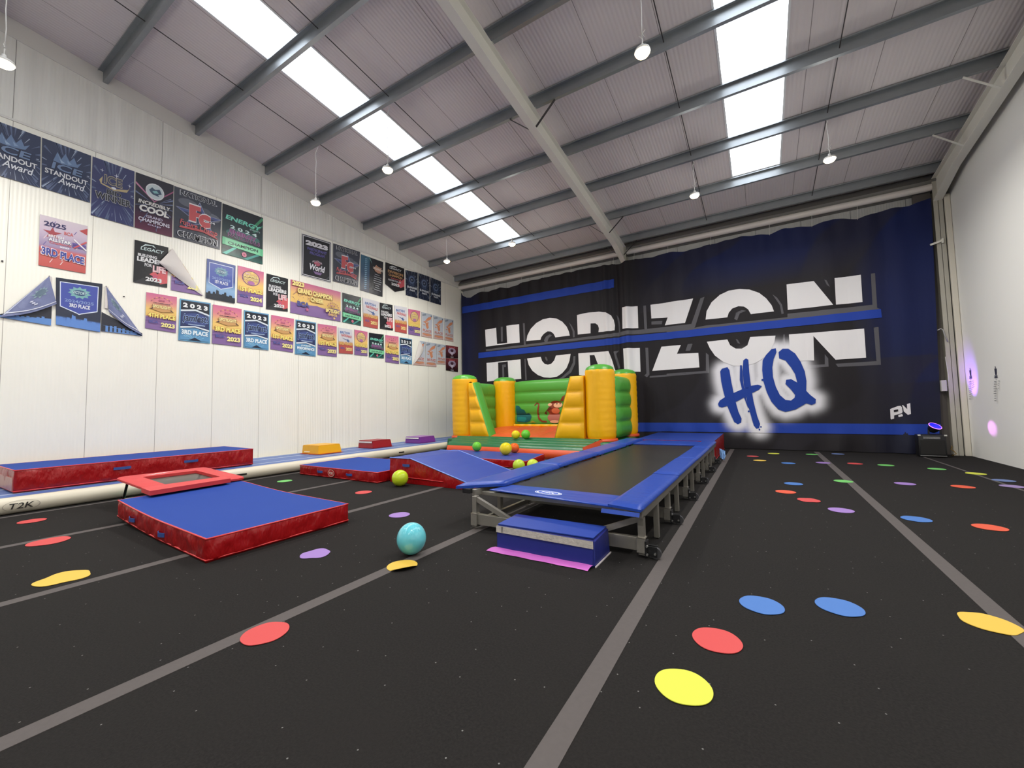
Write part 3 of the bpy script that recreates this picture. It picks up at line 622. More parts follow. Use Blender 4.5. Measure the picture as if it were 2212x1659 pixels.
# big square mat near, its far end lifted a little
def lf(x, y): s = max(0, (-5.0-x)/1.4); return .05*min(1, s)**1.6
mat_box('large blue topped red mat in the near left with two strap handles', 'gym mat', [(-6.44,1.71),(-3.965,1.605),(-3.97,2.965),(-6.50,3.05)], 0, .20, [(0, .24, .09, .16), (0, .60, .09, .16)], seed=9, lift=lf, amp=.016)
# mat with the round badge
tm = mat_box('flat blue and red mat with round badge, left of the wedge', 'gym mat', [(-7.82,4.74),(-5.56,4.72),(-5.56,6.10),(-7.80,6.10)], 0, .185, [(0, .30, .10, .16), (0, .68, .10, .16)], seed=21, amp=.015)
def bd(u, v, l): return (-.10+.19*(u-.5)*1.0, -.685-.024-.001*l, .095+.13*(v-.5))
def drb(p): p.ell(.5,.5,.5,.5,(200,170,160)); p.ell(.5,.5,.43,.43,(165,35,38)); p.text('T2K', .16,.34,.84,.66,(220,215,205), bold=.03)
decal(tm, 'printed_badge', bd, drb)
# mat in front of the castle
mat_box('glossy blue and red mat in front of the bouncy castle holding balloons', 'gym mat', [(-6.95,7.12),(-4.04,7.12),(-4.26,8.36),(-6.95,8.42)], 0, .155, [(0, .52, .08, .18)], seed=33, top=M_blue, amp=.006)
# end mat behind the trampoline
mat_box('tall blue mat with red sides at far end of the trampoline', 'gym mat', [(-2.56,9.72),(-.88,9.72),(-.88,12.22),(-2.56,12.22)], 0, .42, seed=40, top=M_blue, amp=.008, pipes=(0, 1))
# wedge ramp
wd = thing('wedge_ramp', 'blue and red foam wedge ramp sloping down to the trampoline', 'wedge', (-4.3, 5.6, 0))
WX = [-5.50, -5.02, -3.45]; Y0, Y1 = 4.95, 6.22
def wz(x): return .412 if x < WX[1] else .412*(1-max(0, (x-WX[1])/(WX[2]-WX[1])))+.006
bm = B(); n = 40
def wside(y, s):
    return grid(bm, lambda u, v: (WX[0]+4.3+(WX[2]-WX[0])*u, y-5.6+s*.012*math.sin(math.pi*v)*(1+nz(u*9, 3, v*2)), v*(wz(WX[0]+(WX[2]-WX[0])*u)-.004)), n, 5)
wside(Y0, -1); wside(Y1, 1)
grid(bm, lambda u, v: (WX[0]+4.3, Y0-5.6+(Y1-Y0)*u, .41*v), 6, 3)
obj('side_cover', bm, M_red, wd, True)
bm = B(); g = grid(bm, lambda u, v: (WX[0]+4.3+(WX[2]-WX[0])*u, Y0-5.6-.006+(Y1-Y0+.012)*v, wz(WX[0]+(WX[2]-WX[0])*u)+.0035*nz(u*14, v*3, 2)), 60, 16); grid(bm, lambda u, v: (WX[0]+4.3+(WX[2]-WX[0])*u, Y0-5.6+(Y1-Y0)*v, wz(WX[0]+(WX[2]-WX[0])*u)-.01), 60, 1)
obj('top_sheet', bm, M_blue, wd, True)
for y in (Y0-.008, Y1+.008):
    bm = B(); tube(bm, [(x+4.3, y-5.6, wz(x)+.0) for x in (WX[0], WX[1]-.03, WX[1], WX[1]+.04, -4.2, WX[2])], .009, 6); obj('piping', bm, mat('piping_pale_blue', (110,140,215), .35), wd, True)
bm = B(); pts = [(-.88+.16*k/8, -.672-.02*math.sin(math.pi*k/8), .30) for k in range(9)]
for a, b in zip(pts, pts[1:]): bar(bm, a, b, .006, .04)
obj('handle', bm, M_strap, wd)
bm = B(); tube(bm, [(-.85,-.668,.10),(-.5,-.672,.10),(0,-.668,.088)], .007, 6); obj('piping', bm, M_redp, wd, True)
# three step blocks on the air track
def step_block(loc, sx, sy, h, label, cs, ct, flap=None, group='small foam blocks along the inflatable track', taper=.03):
    t = thing('foam_block', label, 'foam block', loc, 0, group); a, b = sx/2, sy/2
    bm = B(); v = [bm.verts.new(q) for q in ((-a,-b,0),(a,-b,0),(a,b,0),(-a,b,0),(-a+taper*.4,-b+taper*.4,h),(a-taper,-b+taper,h),(a-taper,b-taper,h),(-a+taper*.4,b-taper*.4,h))]
    for f in ((3,2,1,0),(4,5,6,7),(0,1,5,4),(1,2,6,5),(2,3,7,6),(3,0,4,7)): bm.faces.new([v[i] for i in f])
    bmesh.ops.bevel(bm, geom=bm.edges[:], offset=.012, segments=2, affect='EDGES'); obj('body', bm, cs, t, auto=40)
    bm = B(); v = [(-a+taper*.4,-b+taper*.4),(a-taper,-b+taper),(a-taper,b-taper),(-a+taper*.4,b-taper*.4)]
    slab(bm, [(x*.97, y*.97) for x, y in v], h-.004, h+.004, 2); obj('top_sheet', bm, ct, t)
    bm = B(); box(bm, a-.015, a+.05, -b, b, 0, .006); box(bm, -a-.02, a, -b-.04, -b+.01, 0, .006); obj('flap', bm, flap or cs, t)
    return t
M_yv = mat('vinyl_yellow', (225,165,20), .4, bump=(6,.3,.03)); M_or = mat('vinyl_orange', (190,70,30), .45); M_pu = mat('vinyl_purple', (110,48,140), .38, bump=(6,.3,.03)); M_pk = mat('vinyl_pink', (150,98,170), .4)
M_rtop = mat('vinyl_red_top', (150,28,40), .4); M_wstr = mat('velcro_white', (195,188,190), .7, var=(30,.2))
b1 = step_block((-9.12, 6.08, .231), .66, .62, .20, 'small yellow foam block on the inflatable track', M_yv, M_yv, M_or)
def s1(u, v, l): return (.32+.0, 0, 0)
b2 = step_block((-9.05, 7.62, .231), .60, .66, .19, 'small red foam block in the middle of the three on the track', mat('vinyl_red_block', (150,22,38), .35, bump=(6,.3,.03)), M_rtop)
b3 = step_block((-8.90, 9.20, .231), .62, .68, .18, 'small purple foam block on the inflatable track nearest the castle', M_pu, M_pk)
for b_, sx, sy, h in ((b2, .60, .66, .19), (b3, .62, .68, .18)):
    bm = B(); v = [bm.verts.new(q) for q in ((-.27,-sy/2+.004,h*.72),(.26,-sy/2+.004,h*.72),(.25,-sy/2+.022,h*.92),(-.27,-sy/2+.016,h*.92))]; bm.faces.new(v)
    for vv in list(bm.verts): vv.co.y -= .012
    o = obj('velcro_strip', bm, M_wstr, b_); o['label'] = 'white strip along the front'
def yl(u, v, l): return (-.26+.26*u, -.30+.03*v*.4-.012-.001*l+.014*v, .02+.10*v)
decal(b1, 'printed_logo', yl, lambda p: (p.star(.25,.72,.12,.25,(235,225,190)), p.text('gymnast', .05,.15,.95,.45,(235,225,190), shear=.2)) if False else (p.star(.30,.70,.14,.24,(232,222,190)), p.poly([(.05,.2),(.9,.25),(.95,.42),(.1,.38)], (232,222,190))))
# navy step in front of the trampoline
st = thing('foam_step', 'navy foam step with pink flap in front of the trampoline', 'foam step', (-1.575, 3.19, 0))
a, b, h = .445, .19, .215
bm = B(); v = [bm.verts.new(q) for q in ((-a,-b,0),(a,-b,0),(a,b,0),(-a,b,0),(-a,-b+.005,h),(a-.0,-b+.02,h-.01),(a-.01,b,h),(-a-.02,b,h+.005))]
for f in ((3,2,1,0),(4,5,6,7),(0,1,5,4),(1,2,6,5),(2,3,7,6),(3,0,4,7)): bm.faces.new([v[i] for i in f])
bmesh.ops.bevel(bm, geom=bm.edges[:], offset=.014, segments=3, affect='EDGES'); obj('body', bm, M_navy, st, auto=40)
bm = B(); slab(bm, [(-a+.012,-b+.015),(a-.014,-b+.03),(a-.022,b-.012),(-a-.006,b-.012)], h-.004, h+.003, 3); obj('top_sheet', bm, M_blue, st)
bm = B(); v = []
bm.faces.new([bm.verts.new(q) for q in ((-a+.004,-b-.004,.152),(a-.008,-b+.008,.140),(a-.010,-b+.012,.196),(-a+.004,-b-.001,.207))]); obj('velcro_strip', bm, mat('velcro_worn', (178,172,165), .8, var=(28,.35), bump=(60,.4,.01)), st)
bm = B(); bm.faces.new([bm.verts.new(q) for q in ((-.38,-b-.007,.205),(-.372,-b-.007,.205),(-.374,-b-.0085,.155),(-.38,-b-.0085,.155))]); obj('strip_joint', bm, M_black, st)
bm = B(); grid(bm, lambda u, v: (-a-.01+2*a*u+(-.045+.03*u)*(1-v), -b-.075+.075*v+.003*math.sin(u*23), .006+.012*math.sin(math.pi*v)+.018*v*v), 30, 6); obj('flap', bm, mat('velcro_pink', (190,95,185), .6, bump=(40,.2,.01)), st, True)
bm = B(); box(bm, a+.001, a+.008, -b+.01, b, .002, .012); obj('hem', bm, M_wstr, st)
# mini trampoline leaning on the near mat
mt = thing('mini_trampoline', 'small red padded trampoline tilted onto the near blue mat', 'mini trampoline', (-7.05, 2.5, 0))
M_rp = mat('pad_red', (196,52,54), .5, bump=(9,.3,.02), var=(3,.06))
def mz(x): return .345-(x+7.72)*.052
def ring_pad(bm, X0, X1, Y0, Y1, x0, x1, y0, y1, th):
    O = [(X0,Y0),(X1,Y0),(X1,Y1),(X0,Y1)]; I = [(x0,y0),(x1,y0),(x1,y1),(x0,y1)]
    def rr(P, r):
        out = []
        for i in range(4):
            p = Vector(P[i]); a = (Vector(P[i-1])-p).normalized(); c = (Vector(P[(i+1) % 4])-p).normalized()
            for k in range(5): t = k/4; out.append(p+a*r*(1-t)**2+c*r*t**2)
        return out
    Ro, Ri = rr(O, .09), rr(I, .02); n = len(Ro); loops = []
    for pts, z in ((Ri, 0), (Ri, th), ([ (o*.92+i*.08) for o, i in zip(Ro, Ri)], th), (Ro, th*.75), (Ro, th*.25), ([(o*.92+i*.08) for o, i in zip(Ro, Ri)], 0)):
        loops.append([bm.verts.new((p.x+7.05, p.y-2.5, mz(p.x)+z-th/2)) for p in pts])
    for i in range(len(loops)):
        A_, C_ = loops[i], loops[(i+1) % len(loops)]
        for k in range(n): bm.faces.new((A_[k], A_[(k+1) % n], C_[(k+1) % n], C_[k]))
bm = B(); ring_pad(bm, -7.76, -6.46, 2.02, 3.10, -7.50, -6.72, 2.24, 2.88, .05); obj('frame_pad', bm, M_rp, mt, auto=50)
bm = B(); slab(bm, [(-.47,-.27),(.34,-.27),(.34,.39),(-.47,.39)], 0, .006, 4, lift=lambda x, y: mz(x-7.05)-.02); obj('jump_bed', bm, M_bed, mt)
bm = B(); slab(bm, [(.46,-.54),(.80,-.56),(.72,.34),(.44,.36)], 0, .055, 6, lift=lambda x, y: .272+.018*(.8-x)); bmesh.ops.bevel(bm, geom=[e for e in bm.edges if e.is_manifold and e.calc_face_angle(0) > 1], offset=.012, segments=2, affect='EDGES'); obj('landing_flap', bm, M_rp, mt, auto=50)
for x, y, fx, fy in ((-7.62, 2.12, -7.93, 2.16), (-7.62, 3.0, -7.93, 3.02)):
    bm = B(); tube(bm, [(x+7.05, y-2.5, mz(x)-.02), (fx+7.05, fy-2.5, .012)], .016, 8); obj('leg', bm, M_black, mt)
for y in (2.16, 2.96):
    bm = B(); tube(bm, [(-.6, y-2.5, mz(-7.65)-.03), (.5, y-2.5, mz(-6.55)-.035), (.54, y-2.5, .24)], .014, 8); obj('frame_rail', bm, M_black, mt)
def ml(u, v, l): return (-.69+.16*(1-v)+.02, -.22+.40*u, mz(-7.05-.64+.16*(1-v))+.0262+.0005*l)
decal(mt, 'printed_logo', ml, lambda p: (p.poly([(.0,.3),(.3,.5),(.75,.75),(1,.8),(.7,.55),(.3,.25)], (225,205,205)), p.text('T2K', .3,.3,.7,.7,(225,205,205), shear=.3)))
# ------------------------------------------------------------- long trampoline
tp = thing('long_trampoline', 'long low trampoline with blue pads and metal frame down the middle', 'trampoline', (-1.8, 6.4, 0))
ox, oy = 1.8, -6.4
def bb(nm, x0, x1, y0, y1, z0, z1, ma, bev=0, parent=tp):
    bm = B(); box(bm, x0+ox, x1+ox, y0+oy, y1+oy, z0, z1, bev, 2); return obj(nm, bm, ma, parent)
bb('jump_bed', -2.34, -1.10, 3.78, 8.84, .375, .382, M_bed)
# side rails
bb('side_rail', -.90, -.85, 3.36, 9.66, .315, .385, M_alu, .004); bb('side_rail', -2.62, -2.57, 3.46, 9.66, .315, .385, M_alu, .004)
bb('end_rail', -2.6, -.87, 3.56, 3.61, .31, .35, M_alu, .004); bb('end_rail', -2.6, -.87, 9.6, 9.66, .315, .385, M_alu, .004)
def pad(nm, P, z0, th, seed=0, lab=None):
    bm = B(); pts = [Vector(p) for p in P]; a, b_, c, d = pts; nn = 24
    def T(u, v):
        p = (a*(1-u)+b_*u)*(1-v)+(d*(1-u)+c*u)*v; e = (min(u, 1-u)*2, min(v, 1-v)*2)
        f = min(1, e[0]*6)**.5*min(1, e[1]*22)**.5
        return (p.x+ox, p.y+oy, z0+th*(.55+.45*f)+.003*nz(p.x*3+seed, p.y*14, 1)*f)
    V1 = grid(bm, T, 12, nn); V0 = grid(bm, lambda u, v: (T(u, v)[0], T(u, v)[1], z0), 12, nn)
    for i in range(nn):
        bm.faces.new((V1[i+1][0], V1[i][0], V0[i][0], V0[i+1][0])); bm.faces.new((V1[i][12], V1[i+1][12], V0[i+1][12], V0[i][12]))
    for i in range(12):
        bm.faces.new((V1[0][i], V1[0][i+1], V0[0][i+1], V0[0][i])); bm.faces.new((V1[nn][i+1], V1[nn][i], V0[nn][i], V0[nn][i+1]))
    o = obj(nm, bm, M_pad, tp, auto=60); return o
M_pad = mat('pad_blue', (28,62,150), .34, spec=.35, bump=(8, .25, .02), stretch=(.6, 2.2, 1), var=(2, .05))
ys = [3.27, 5.02, 6.57, 8.26, 9.64]
for i, (p, q) in enumerate(zip(ys, ys[1:])): pad('side_pad', [(-1.13, p+.006+(.08 if i == 0 else 0)), (-.84, p+.008), (-.84, q-.012), (-1.13, q-.012)], .388+.006*(i % 2), .036, i)
ys = [3.36, 5.10, 6.62, 8.32, 9.70]
for i, (p, q) in enumerate(zip(ys, ys[1:])): pad('side_pad', [(-2.76, p+.006), (-2.37, p+.35*(1 if i == 0 else 0)+.006), (-2.37, q-.006), (-2.76, q+.10-.006 if i == 0 else q-.012)], .392+.007*(i % 2), .05, i+9)
pad('end_pad', [(-2.44, 3.52), (-1.10, 3.37), (-1.12, 3.80), (-2.36, 3.84)], .378, .014, 20)
pad('end_pad', [(-2.37, 8.82), (-1.13, 8.82), (-1.13, 9.66), (-2.37, 9.66)], .386, .03, 21)
bm = B(); grid(bm, lambda u, v: (-1.16+ox+.31*u, 3.285+oy-.02*v, .385-.03*v-.004*u), 4, 3); obj('pad_flap', bm, M_pad, tp)
def ol(u, v, l): return (-1.955+.30*u+ox, 3.545+.15*v-.033*u+oy, .3925+.0006*l)
def dol(p):
    p.ell(.5,.5,.5,.5,(215,220,235)); p.ell(.5,.5,.46,.45,(38,76,178)); p.ell(.5,.5,.43,.41,(215,220,235)); p.ell(.5,.5,.38,.34,(38,76,178)); p.text('T2K', .2,.34,.8,.66,(225,228,240), bold=.05, shear=.2)
decal(tp, 'printed_logo', ol, dol)
# cross frames with legs, low beams, braces and casters
FY = [3.42, 4.50, 5.70, 6.92, 8.10, 9.22]
for i, y in enumerate(FY):
    for x, s in ((-.875, -1), (-2.545, 1)):
        bb('leg', x-.025, x+.025, y-.03, y+.03, .02, .33, M_alu, .003)
        bm = B(); bar(bm, (x+ox+s*.02, y+oy, .30), (x+ox+s*.42, y+oy, .135), .04, .045); obj('brace', bm, M_alu, tp)
        bm = B(); box(bm, x-.035+ox, x+.035+ox, y-.045+oy, y-.028+oy, .04, .16, .003); box(bm, x-.035+ox, x+.035+ox, y-.045+oy, y+.03+oy, .155, .162); obj('foot_bracket', bm, mat('bright_plate', (205,200,190), .25, .8), tp)
    bb('cross_beam', -2.52, -.90, y-.022, y+.022, .05, .155, M_alu, .003)
    c = bpy.data.objects.new('caster', None)
    bm = B(); x = -.775
    box(bm, x-.07+ox, x-.055+ox, y-.05+oy, y+.03+oy, .02, .14, .003); box(bm, x-.055+ox, x+.02+ox, y-.028+oy, y-.022+oy, .02, .10, .002); box(bm, x-.055+ox, x+.02+ox, y+.012+oy, y+.018+oy, .02, .10, .002)
    fork = obj('caster', bm, M_black, tp)
    bm = B(); cy = y-.005+oy
    tube(bm, [(x+.005+ox, cy-.014, .046), (x+.005+ox, cy+.014, .046)], .045, 20); obj('wheel', bm, mat('wheel_grey', (60,60,62), .4), fork, auto=50)
    bm = B(); tube(bm, [(x+.005+ox, cy-.034, .046), (x+.005+ox, cy-.02, .046)], .009, 8); tube(bm, [(x-.05+ox, cy-.06, .105), (x-.05+ox, cy-.04, .105)], .008, 8); tube(bm, [(x-.05+ox, cy-.06, .04), (x-.05+ox, cy-.04, .04)], .008, 8); obj('bolt', bm, mat('bright_bolt', (225,225,220), .2, .9), fork)
for y in (3.96, 5.02, 6.24, 7.52, 8.66):
    for x in (-.875, -2.6):
        bb('leg', x-.022, x+.022, y-.028, y+.028, .006, .33, M_alu, .003)
bb('bottom_rail', -2.56, -2.52, 3.42, 9.22, .04, .09, M_alu, .003)
bm = B(); box(bm, -2.72+ox, -2.62+ox, 3.42+oy, 3.50+oy, .345, .392, .004); obj('corner_bracket', bm, M_black, tp)
rg = thing('rag', 'pale blue crumpled rag hanging by far trampoline casters', 'rag', (-.80, 9.62, .12))
bm = B(); grid(bm, lambda u, v: (.02+.10*u+.02*nz(u*3,v*3,1), -.09*v*u+.03*nz(u*4,v*4,5), .16-.19*v-.05*u+.02*nz(u*5,v*5,2)), 8, 8); grid(bm, lambda u, v: (.015+.10*u+.02*nz(u*3,v*3,1), -.09*v*u+.015+.03*nz(u*4,v*4,5), .16-.19*v-.05*u+.02*nz(u*5,v*5,2)), 8, 8); obj('cloth', bm, mat('rag_blue', (120,160,215), .8), rg, True)
# ------------------------------------------------------------- amplifier and party light in the far corner
am = thing('amplifier', 'black amplifier speaker box standing in the far corner', 'speaker', (3.03, 12.02, 0))
bm = B(); box(bm, -.215, .215, -.13, .13, .02, .47, .02, 3); obj('cabinet', bm, M_black, am, auto=40)
bm = B(); box(bm, -.185, .185, -.137, -.128, .06, .36, .004); obj('grille', bm, mat('grille_cloth', (32,31,30), .9, bump=(300,.4,.003)), am)
bm = B(); box(bm, -.14, .12, -.138, -.129, .385, .43, .003); obj('control_panel', bm, mat('panel_grey', (120,120,122), .4, .3, var=(60,.6)), am)
for x in (-.2, .2):
    bm = B(); box(bm, x-.025, x+.025, -.14, -.10, .44, .475, .006); obj('corner_cap', bm, mat('chrome', (220,220,215), .15, .9), am)
bm = B(); tube(bm, [(-.2,-.135,.03),(.2,-.135,.03)], .012, 8); obj('bottom_edge', bm, mat('edge_metal', (120,120,120), .3, .7), am)
par = thing('party_light', 'round stage light glowing blue on the amplifier', 'stage light', (3.10, 12.0, .478))
ax = Vector((.30, -.50, .80)).normalized(); q = ax.to_track_quat('Z', 'Y').to_matrix()
def pp(p): return q @ Vector(p)+Vector((0, 0, .14))
bm = B(); rings = []; lathe(bm, [(0,-.10),(.06,-.10),(.085,-.06),(.10,.02),(.108,.04),(.104,.045),(.098,.02)], n=28)
for v in bm.verts: v.co = pp(v.co)
obj('housing', bm, M_black, par, True)
bm = B(); lathe(bm, [(0,.040),(.098,.040),(.098,.044),(0,.050)], n=28)
for v in bm.verts: v.co = pp(v.co)
obj('lens', bm, mat('lens_blue', (10,10,120), .2, emit=((20,20,255), 2.2)), par)
bm = B(); tube(bm, [pp((.103*math.cos(2*math.pi*k/28), .103*math.sin(2*math.pi*k/28), .04)) for k in range(28)], .006, 6, closed=True); obj('glow_ring', bm, mat('ring_pink', (200,120,230), .3, emit=((215,130,255), 1.6)), par)
bm = B(); bar(bm, (-.09,0,.0), (-.09,.0,.10), .03, .01); bar(bm, (.09,0,.0), (.09,.0,.10), .03, .01); bar(bm, (-.09,0,.006), (.09,0,.006), .03, .01); obj('bracket', bm, M_black, par)
for nm, en, colr, tgt, sz in (('lamp_light', 160, (.33,.12,1), (3.74, 12.10, 1.62), 34), ('lamp_light', 30, (.85,.25,1), (3.74, 11.46, .64), 26)):
    ld = bpy.data.lights.new(nm, 'SPOT'); ld.energy = en; ld.color = colr; ld.spot_size = R(sz); ld.spot_blend = .9; ld.shadow_soft_size = .01
    lo = bpy.data.objects.new(nm, ld); COL.objects.link(lo); lo.parent = par; src = Vector((3.10, 12.0, .475)); off = ax*.16+Vector((0,0,.14)); lo.location = off
    lo.rotation_euler = (Vector(tgt)-(src+off)).to_track_quat('-Z', 'Y').to_euler()
pg = thing('plug_lead', 'tangled brass coloured plug lead on floor beside the amplifier', 'lead', (3.40, 12.25, 0))
bm = B(); tube(bm, [(.0,0,.012),(.06,-.03,.06),(.03,0,.12),(-.02,-.02,.15),(.02,.0,.2),(.0,0,.22)], .008, 6); obj('cord', bm, mat('brass_cord', (150,115,30), .5), pg, True)
# emblems painted on the right partition
def wall_mark(label, yc, zt, s):
    p = Print(lambda u, v, l: (XR-.0015*l-.001, yc-s*(u-.5), zt-s*(1-v)))
    p.poly([(.32,1.12),(.40,1.04),(.60,1.04),(.68,1.12),(.62,.62),(.38,.62)], (52,54,72)); p.poly([(.46,1.24),(.54,1.24),(.56,1.04),(.44,1.04)], (52,54,72))
    p.rect(.30,.50,.70,.60,(90,92,105)); p.poly([(.26,.40),(.74,.40),(.70,.49),(.30,.49)], (70,72,90)); p.poly([(.44,.34),(.56,.34),(.50,.26)], (52,54,72))
    rn = random.Random(int(yc*10))
    for k in range(9):
        v = .12-k*.17; a = .14+rn.uniform(0,.1); b_ = .62+rn.uniform(-.12,.12) if k < 5 else .5+rn.uniform(-.05,.1)
        p.rect(a, v, b_, v+.05, (140,140,138)); 
        if k < 4: p.rect(.78, v+.04, .98+rn.uniform(-.05,.06), v+.08, (150,150,148))
    o = p.build('wall_decal', M_ink); tag(o, label, 'wall decal', 'decals on the white partition'); return o
wall_mark('small dark emblem with grey text lines inside the purple light', 12.16, 1.78, .26); wall_mark('small dark emblem with grey text lines right of the purple light', 11.10, 1.74, .26)
# ------------------------------------------------------------- spots on the floor
DISCS=[(-7.451,1.22,'r'),(-6.076,1.112,'r'),(-4.608,0.926,'y'),(-2.417,1.273,'r'),(-3.343,2.174,'p'),(-7.313,4.152,'g'),(-5.154,4.116,'r'),(-3.662,3.431,'p'),(-2.47,2.34,'y'),(-0.346,1.949,'Y'),(-0.252,2.405,'r'),(-0.054,2.942,'b'),(0.342,3.134,'b'),(1.005,3.294,'y'),(-0.211,10.814,'r'),(0.205,11.557,'Y'),(-0.075,10.096,'y'),(0.414,9.844,'b'),(0.951,11.643,'g'),(1.459,11.934,'B'),(1.0,10.159,'p'),(1.502,10.226,'r'),(1.942,10.176,'g'),(2.562,9.952,'g'),(2.914,9.572,'Y'),(2.996,8.929,'B'),(2.891,8.398,'P'),(0.361,7.427,'b'),(0.232,6.724,'o'),(0.452,6.28,'r'),(1.017,7.957,'g'),(0.711,5.854,'p'),(1.732,8.064,'p'),(2.331,8.099,'o'),(1.3,5.753,'b'),(1.791,5.682,'o'),(-7.97,2.267,'G')]

DC = {'r': ((190,62,62),'red'), 'y': ((205,170,62),'golden yellow'), 'Y': ((195,200,62),'lemon yellow'), 'b': ((58,106,175),'blue'), 'B': ((92,112,160),'pale blue'), 'g': ((100,180,92),'green'), 'G': ((120,190,160),'mint green'), 'p': ((142,110,178),'purple'), 'P': ((142,122,172),'pale purple'), 'o': ((205,78,48),'orange red')}
DL = ['red floor spot nearest the inflatable track logo','red floor spot overlapping a grey strip at left','wavy edged golden spot in the near left','red floor spot lying over the edge of a grey strip, near centre','pale purple spot with wavy edge left of turquoise balloon','green floor spot by the mat with round badge','red floor spot in front of the lime balloon and wedge','purple floor spot behind the turquoise balloon','golden spot with folded edge just below the turquoise balloon',
 'lemon yellow floor spot, nearest one to the viewer','red floor spot just behind the nearest lemon one','left one of the two big blue spots','right one of the two big blue spots','golden spot touching a grey strip at the right edge',
 'red floor spot in the far row nearest the trampoline end','lemon spot in the farthest row before the banner','golden floor spot beside the far red spot near trampoline','blue floor spot in the second row from the banner','green floor spot in the farthest row before the banner','dim blue floor spot in the farthest row, before banner','purple floor spot touching a grey strip far back','red floor spot far back just right of a grey strip','green floor spot between far red spot and another green','green floor spot furthest right in the far rows','lemon spot lying on the thin grey strip by the partition','dim blue floor spot beside the white partition','pale purple spot at right picture edge by partition',
 'blue floor spot in the middle distance above the orange one','orange spot in the middle distance left of a red one','red spot with bumpy edge in the middle distance','green floor spot overlapping grey strip in the middle distance','purple floor spot in the middle distance left of grey strip','purple floor spot in the middle distance right of grey strip','orange floor spot in the middle distance near partition','blue floor spot just right of the grey strip','large orange floor spot nearest the partition side','mint green spot half hidden under the mini trampoline']
WAVY = {2: .09, 4: .08, 13: .025, 29: .05, 1: .03}
for i, (x, y, c) in enumerate(DISCS):
    rnd = random.Random(i); r = .118 if i not in (1, 2) else .15; am_ = WAVY.get(i, .012); ph = rnd.uniform(0, 6); n = 48; k0 = rnd.choice((3, 4, 5))
    col, cn = DC[c]; bm = B(); lo_, hi = [], []
    for k in range(n):
        a = 2*math.pi*k/n; rr = r*(1+am_*math.sin(k0*a+ph)+am_*.6*math.sin((k0+2)*a+2*ph)); px_, py_ = rr*math.cos(a), rr*math.sin(a); lz = 0
        if i == 8:
            d = px_*.85-py_*.53; 
            if d > .06: lz = (d-.06)*.45
        lo_.append(bm.verts.new((px_, py_, .0028+lz))); hi.append(bm.verts.new((px_, py_, .0055+lz)))
    if i == 8:
        c0 = bm.verts.new((0, 0, .0055)); c1 = bm.verts.new((0, 0, .0028))
        for k in range(n): bm.faces.new((c0, hi[k], hi[(k+1) % n])); bm.faces.new((c1, lo_[(k+1) % n], lo_[k]))
    else: bm.faces.new(hi); bm.faces.new(lo_[::-1])
    for k in range(n): bm.faces.new((lo_[k], lo_[(k+1) % n], hi[(k+1) % n], hi[k]))
    o = obj('floor_spot', bm, mat('spot_'+cn.replace(' ', '_'), col, .65, bump=(120, .15, .002)), None); o.location = (x, y, 0)
    tag(o, DL[i], 'floor spot', 'coloured rubber spots on the carpet')
# ------------------------------------------------------------- balloons
def balloon(label, x, y, z, w_, h_, col, tilt=(0, 0), glow=0):
    t = thing('balloon', label, 'balloon', (x, y, z), 0, 'balloons lying around the castle')
    ma = mat('balloon_'+'_'.join(str(v) for v in col), col, .06, coat=.4)
    ma.node_tree.nodes['Principled BSDF'].inputs['Subsurface Weight'].default_value = .35; ma.node_tree.nodes['Principled BSDF'].inputs['Subsurface Radius'].default_value = (.08,.08,.08); ma.node_tree.nodes['Principled BSDF'].inputs['Subsurface Scale'].default_value = 1
    bm = B(); n = 24; pr_ = []
    for k in range(n+1):
        a = math.pi*k/n; rr = w_/2*math.sin(a)*(1-.10*math.cos(a)*-1 if False else 1+.06*-math.cos(a)*-1); zz = h_/2-h_/2*math.cos(a)
        rr = w_/2*math.sin(a)**(1 if a > math.pi/2 else 1.12); pr_.append((rr, zz))
    lathe(bm, pr_, n=36); m_ = Matrix.Rotation(tilt[0], 3, 'X') @ Matrix.Rotation(tilt[1], 3, 'Y'); c_ = Vector((0,0,h_/2))
    for v in bm.verts: v.co = m_ @ (v.co-c_)+c_
    mn = min(v.co.z for v in bm.verts)
    for v in bm.verts: v.co.z -= mn
    obj('skin', bm, ma, t, True)
    bm = B(); tube(bm, [(0,0,-.0),(0,0,-.012),(0,0,-.02)], [.006,.005,.012], 10)
    for v in bm.verts: v.co = m_ @ (v.co-c_)+c_-Vector((0,0,mn)); v.co.z = max(v.co.z, .001)
    obj('knot', bm, ma, t, True); return t
balloon('turquoise balloon standing on the carpet by a golden spot', -2.59, 2.56, 0, .245, .268, (105,195,208), (.05, .12))
balloon('lime green balloon on the floor against the red wedge side', -5.02, 4.72, 0, .262, .262, (185,205,40), (1.2, .3))
balloon('green balloon on the mat at the castle front left', -6.10, 8.28, .156, .235, .235, (100,190,50), (1.0, .6))
balloon('big yellow balloon on the mat before the castle', -4.98, 7.86, .156, .285, .285, (225,205,20), (.9, -.4))
balloon('orange balloon on the mat behind the big yellow one', -5.02, 8.30, .156, .235, .235, (225,95,15), (.5, .9))
balloon('yellow balloon resting on the castle front step', -5.62, 9.38, .385, .23, .24, (225,205,20), (1.3, 0))
balloon('green balloon on the castle step beside a yellow one', -5.36, 9.46, .385, .245, .25, (100,190,50), (1.1, .2))
balloon('lime balloon on floor left of its twin behind trampoline', -4.01, 6.78, 0, .235, .24, (180,208,60), (.7, .5))
balloon('lime balloon half hidden behind the trampoline side pad', -3.78, 6.92, 0, .235, .23, (190,208,66), (.4, 1.1))
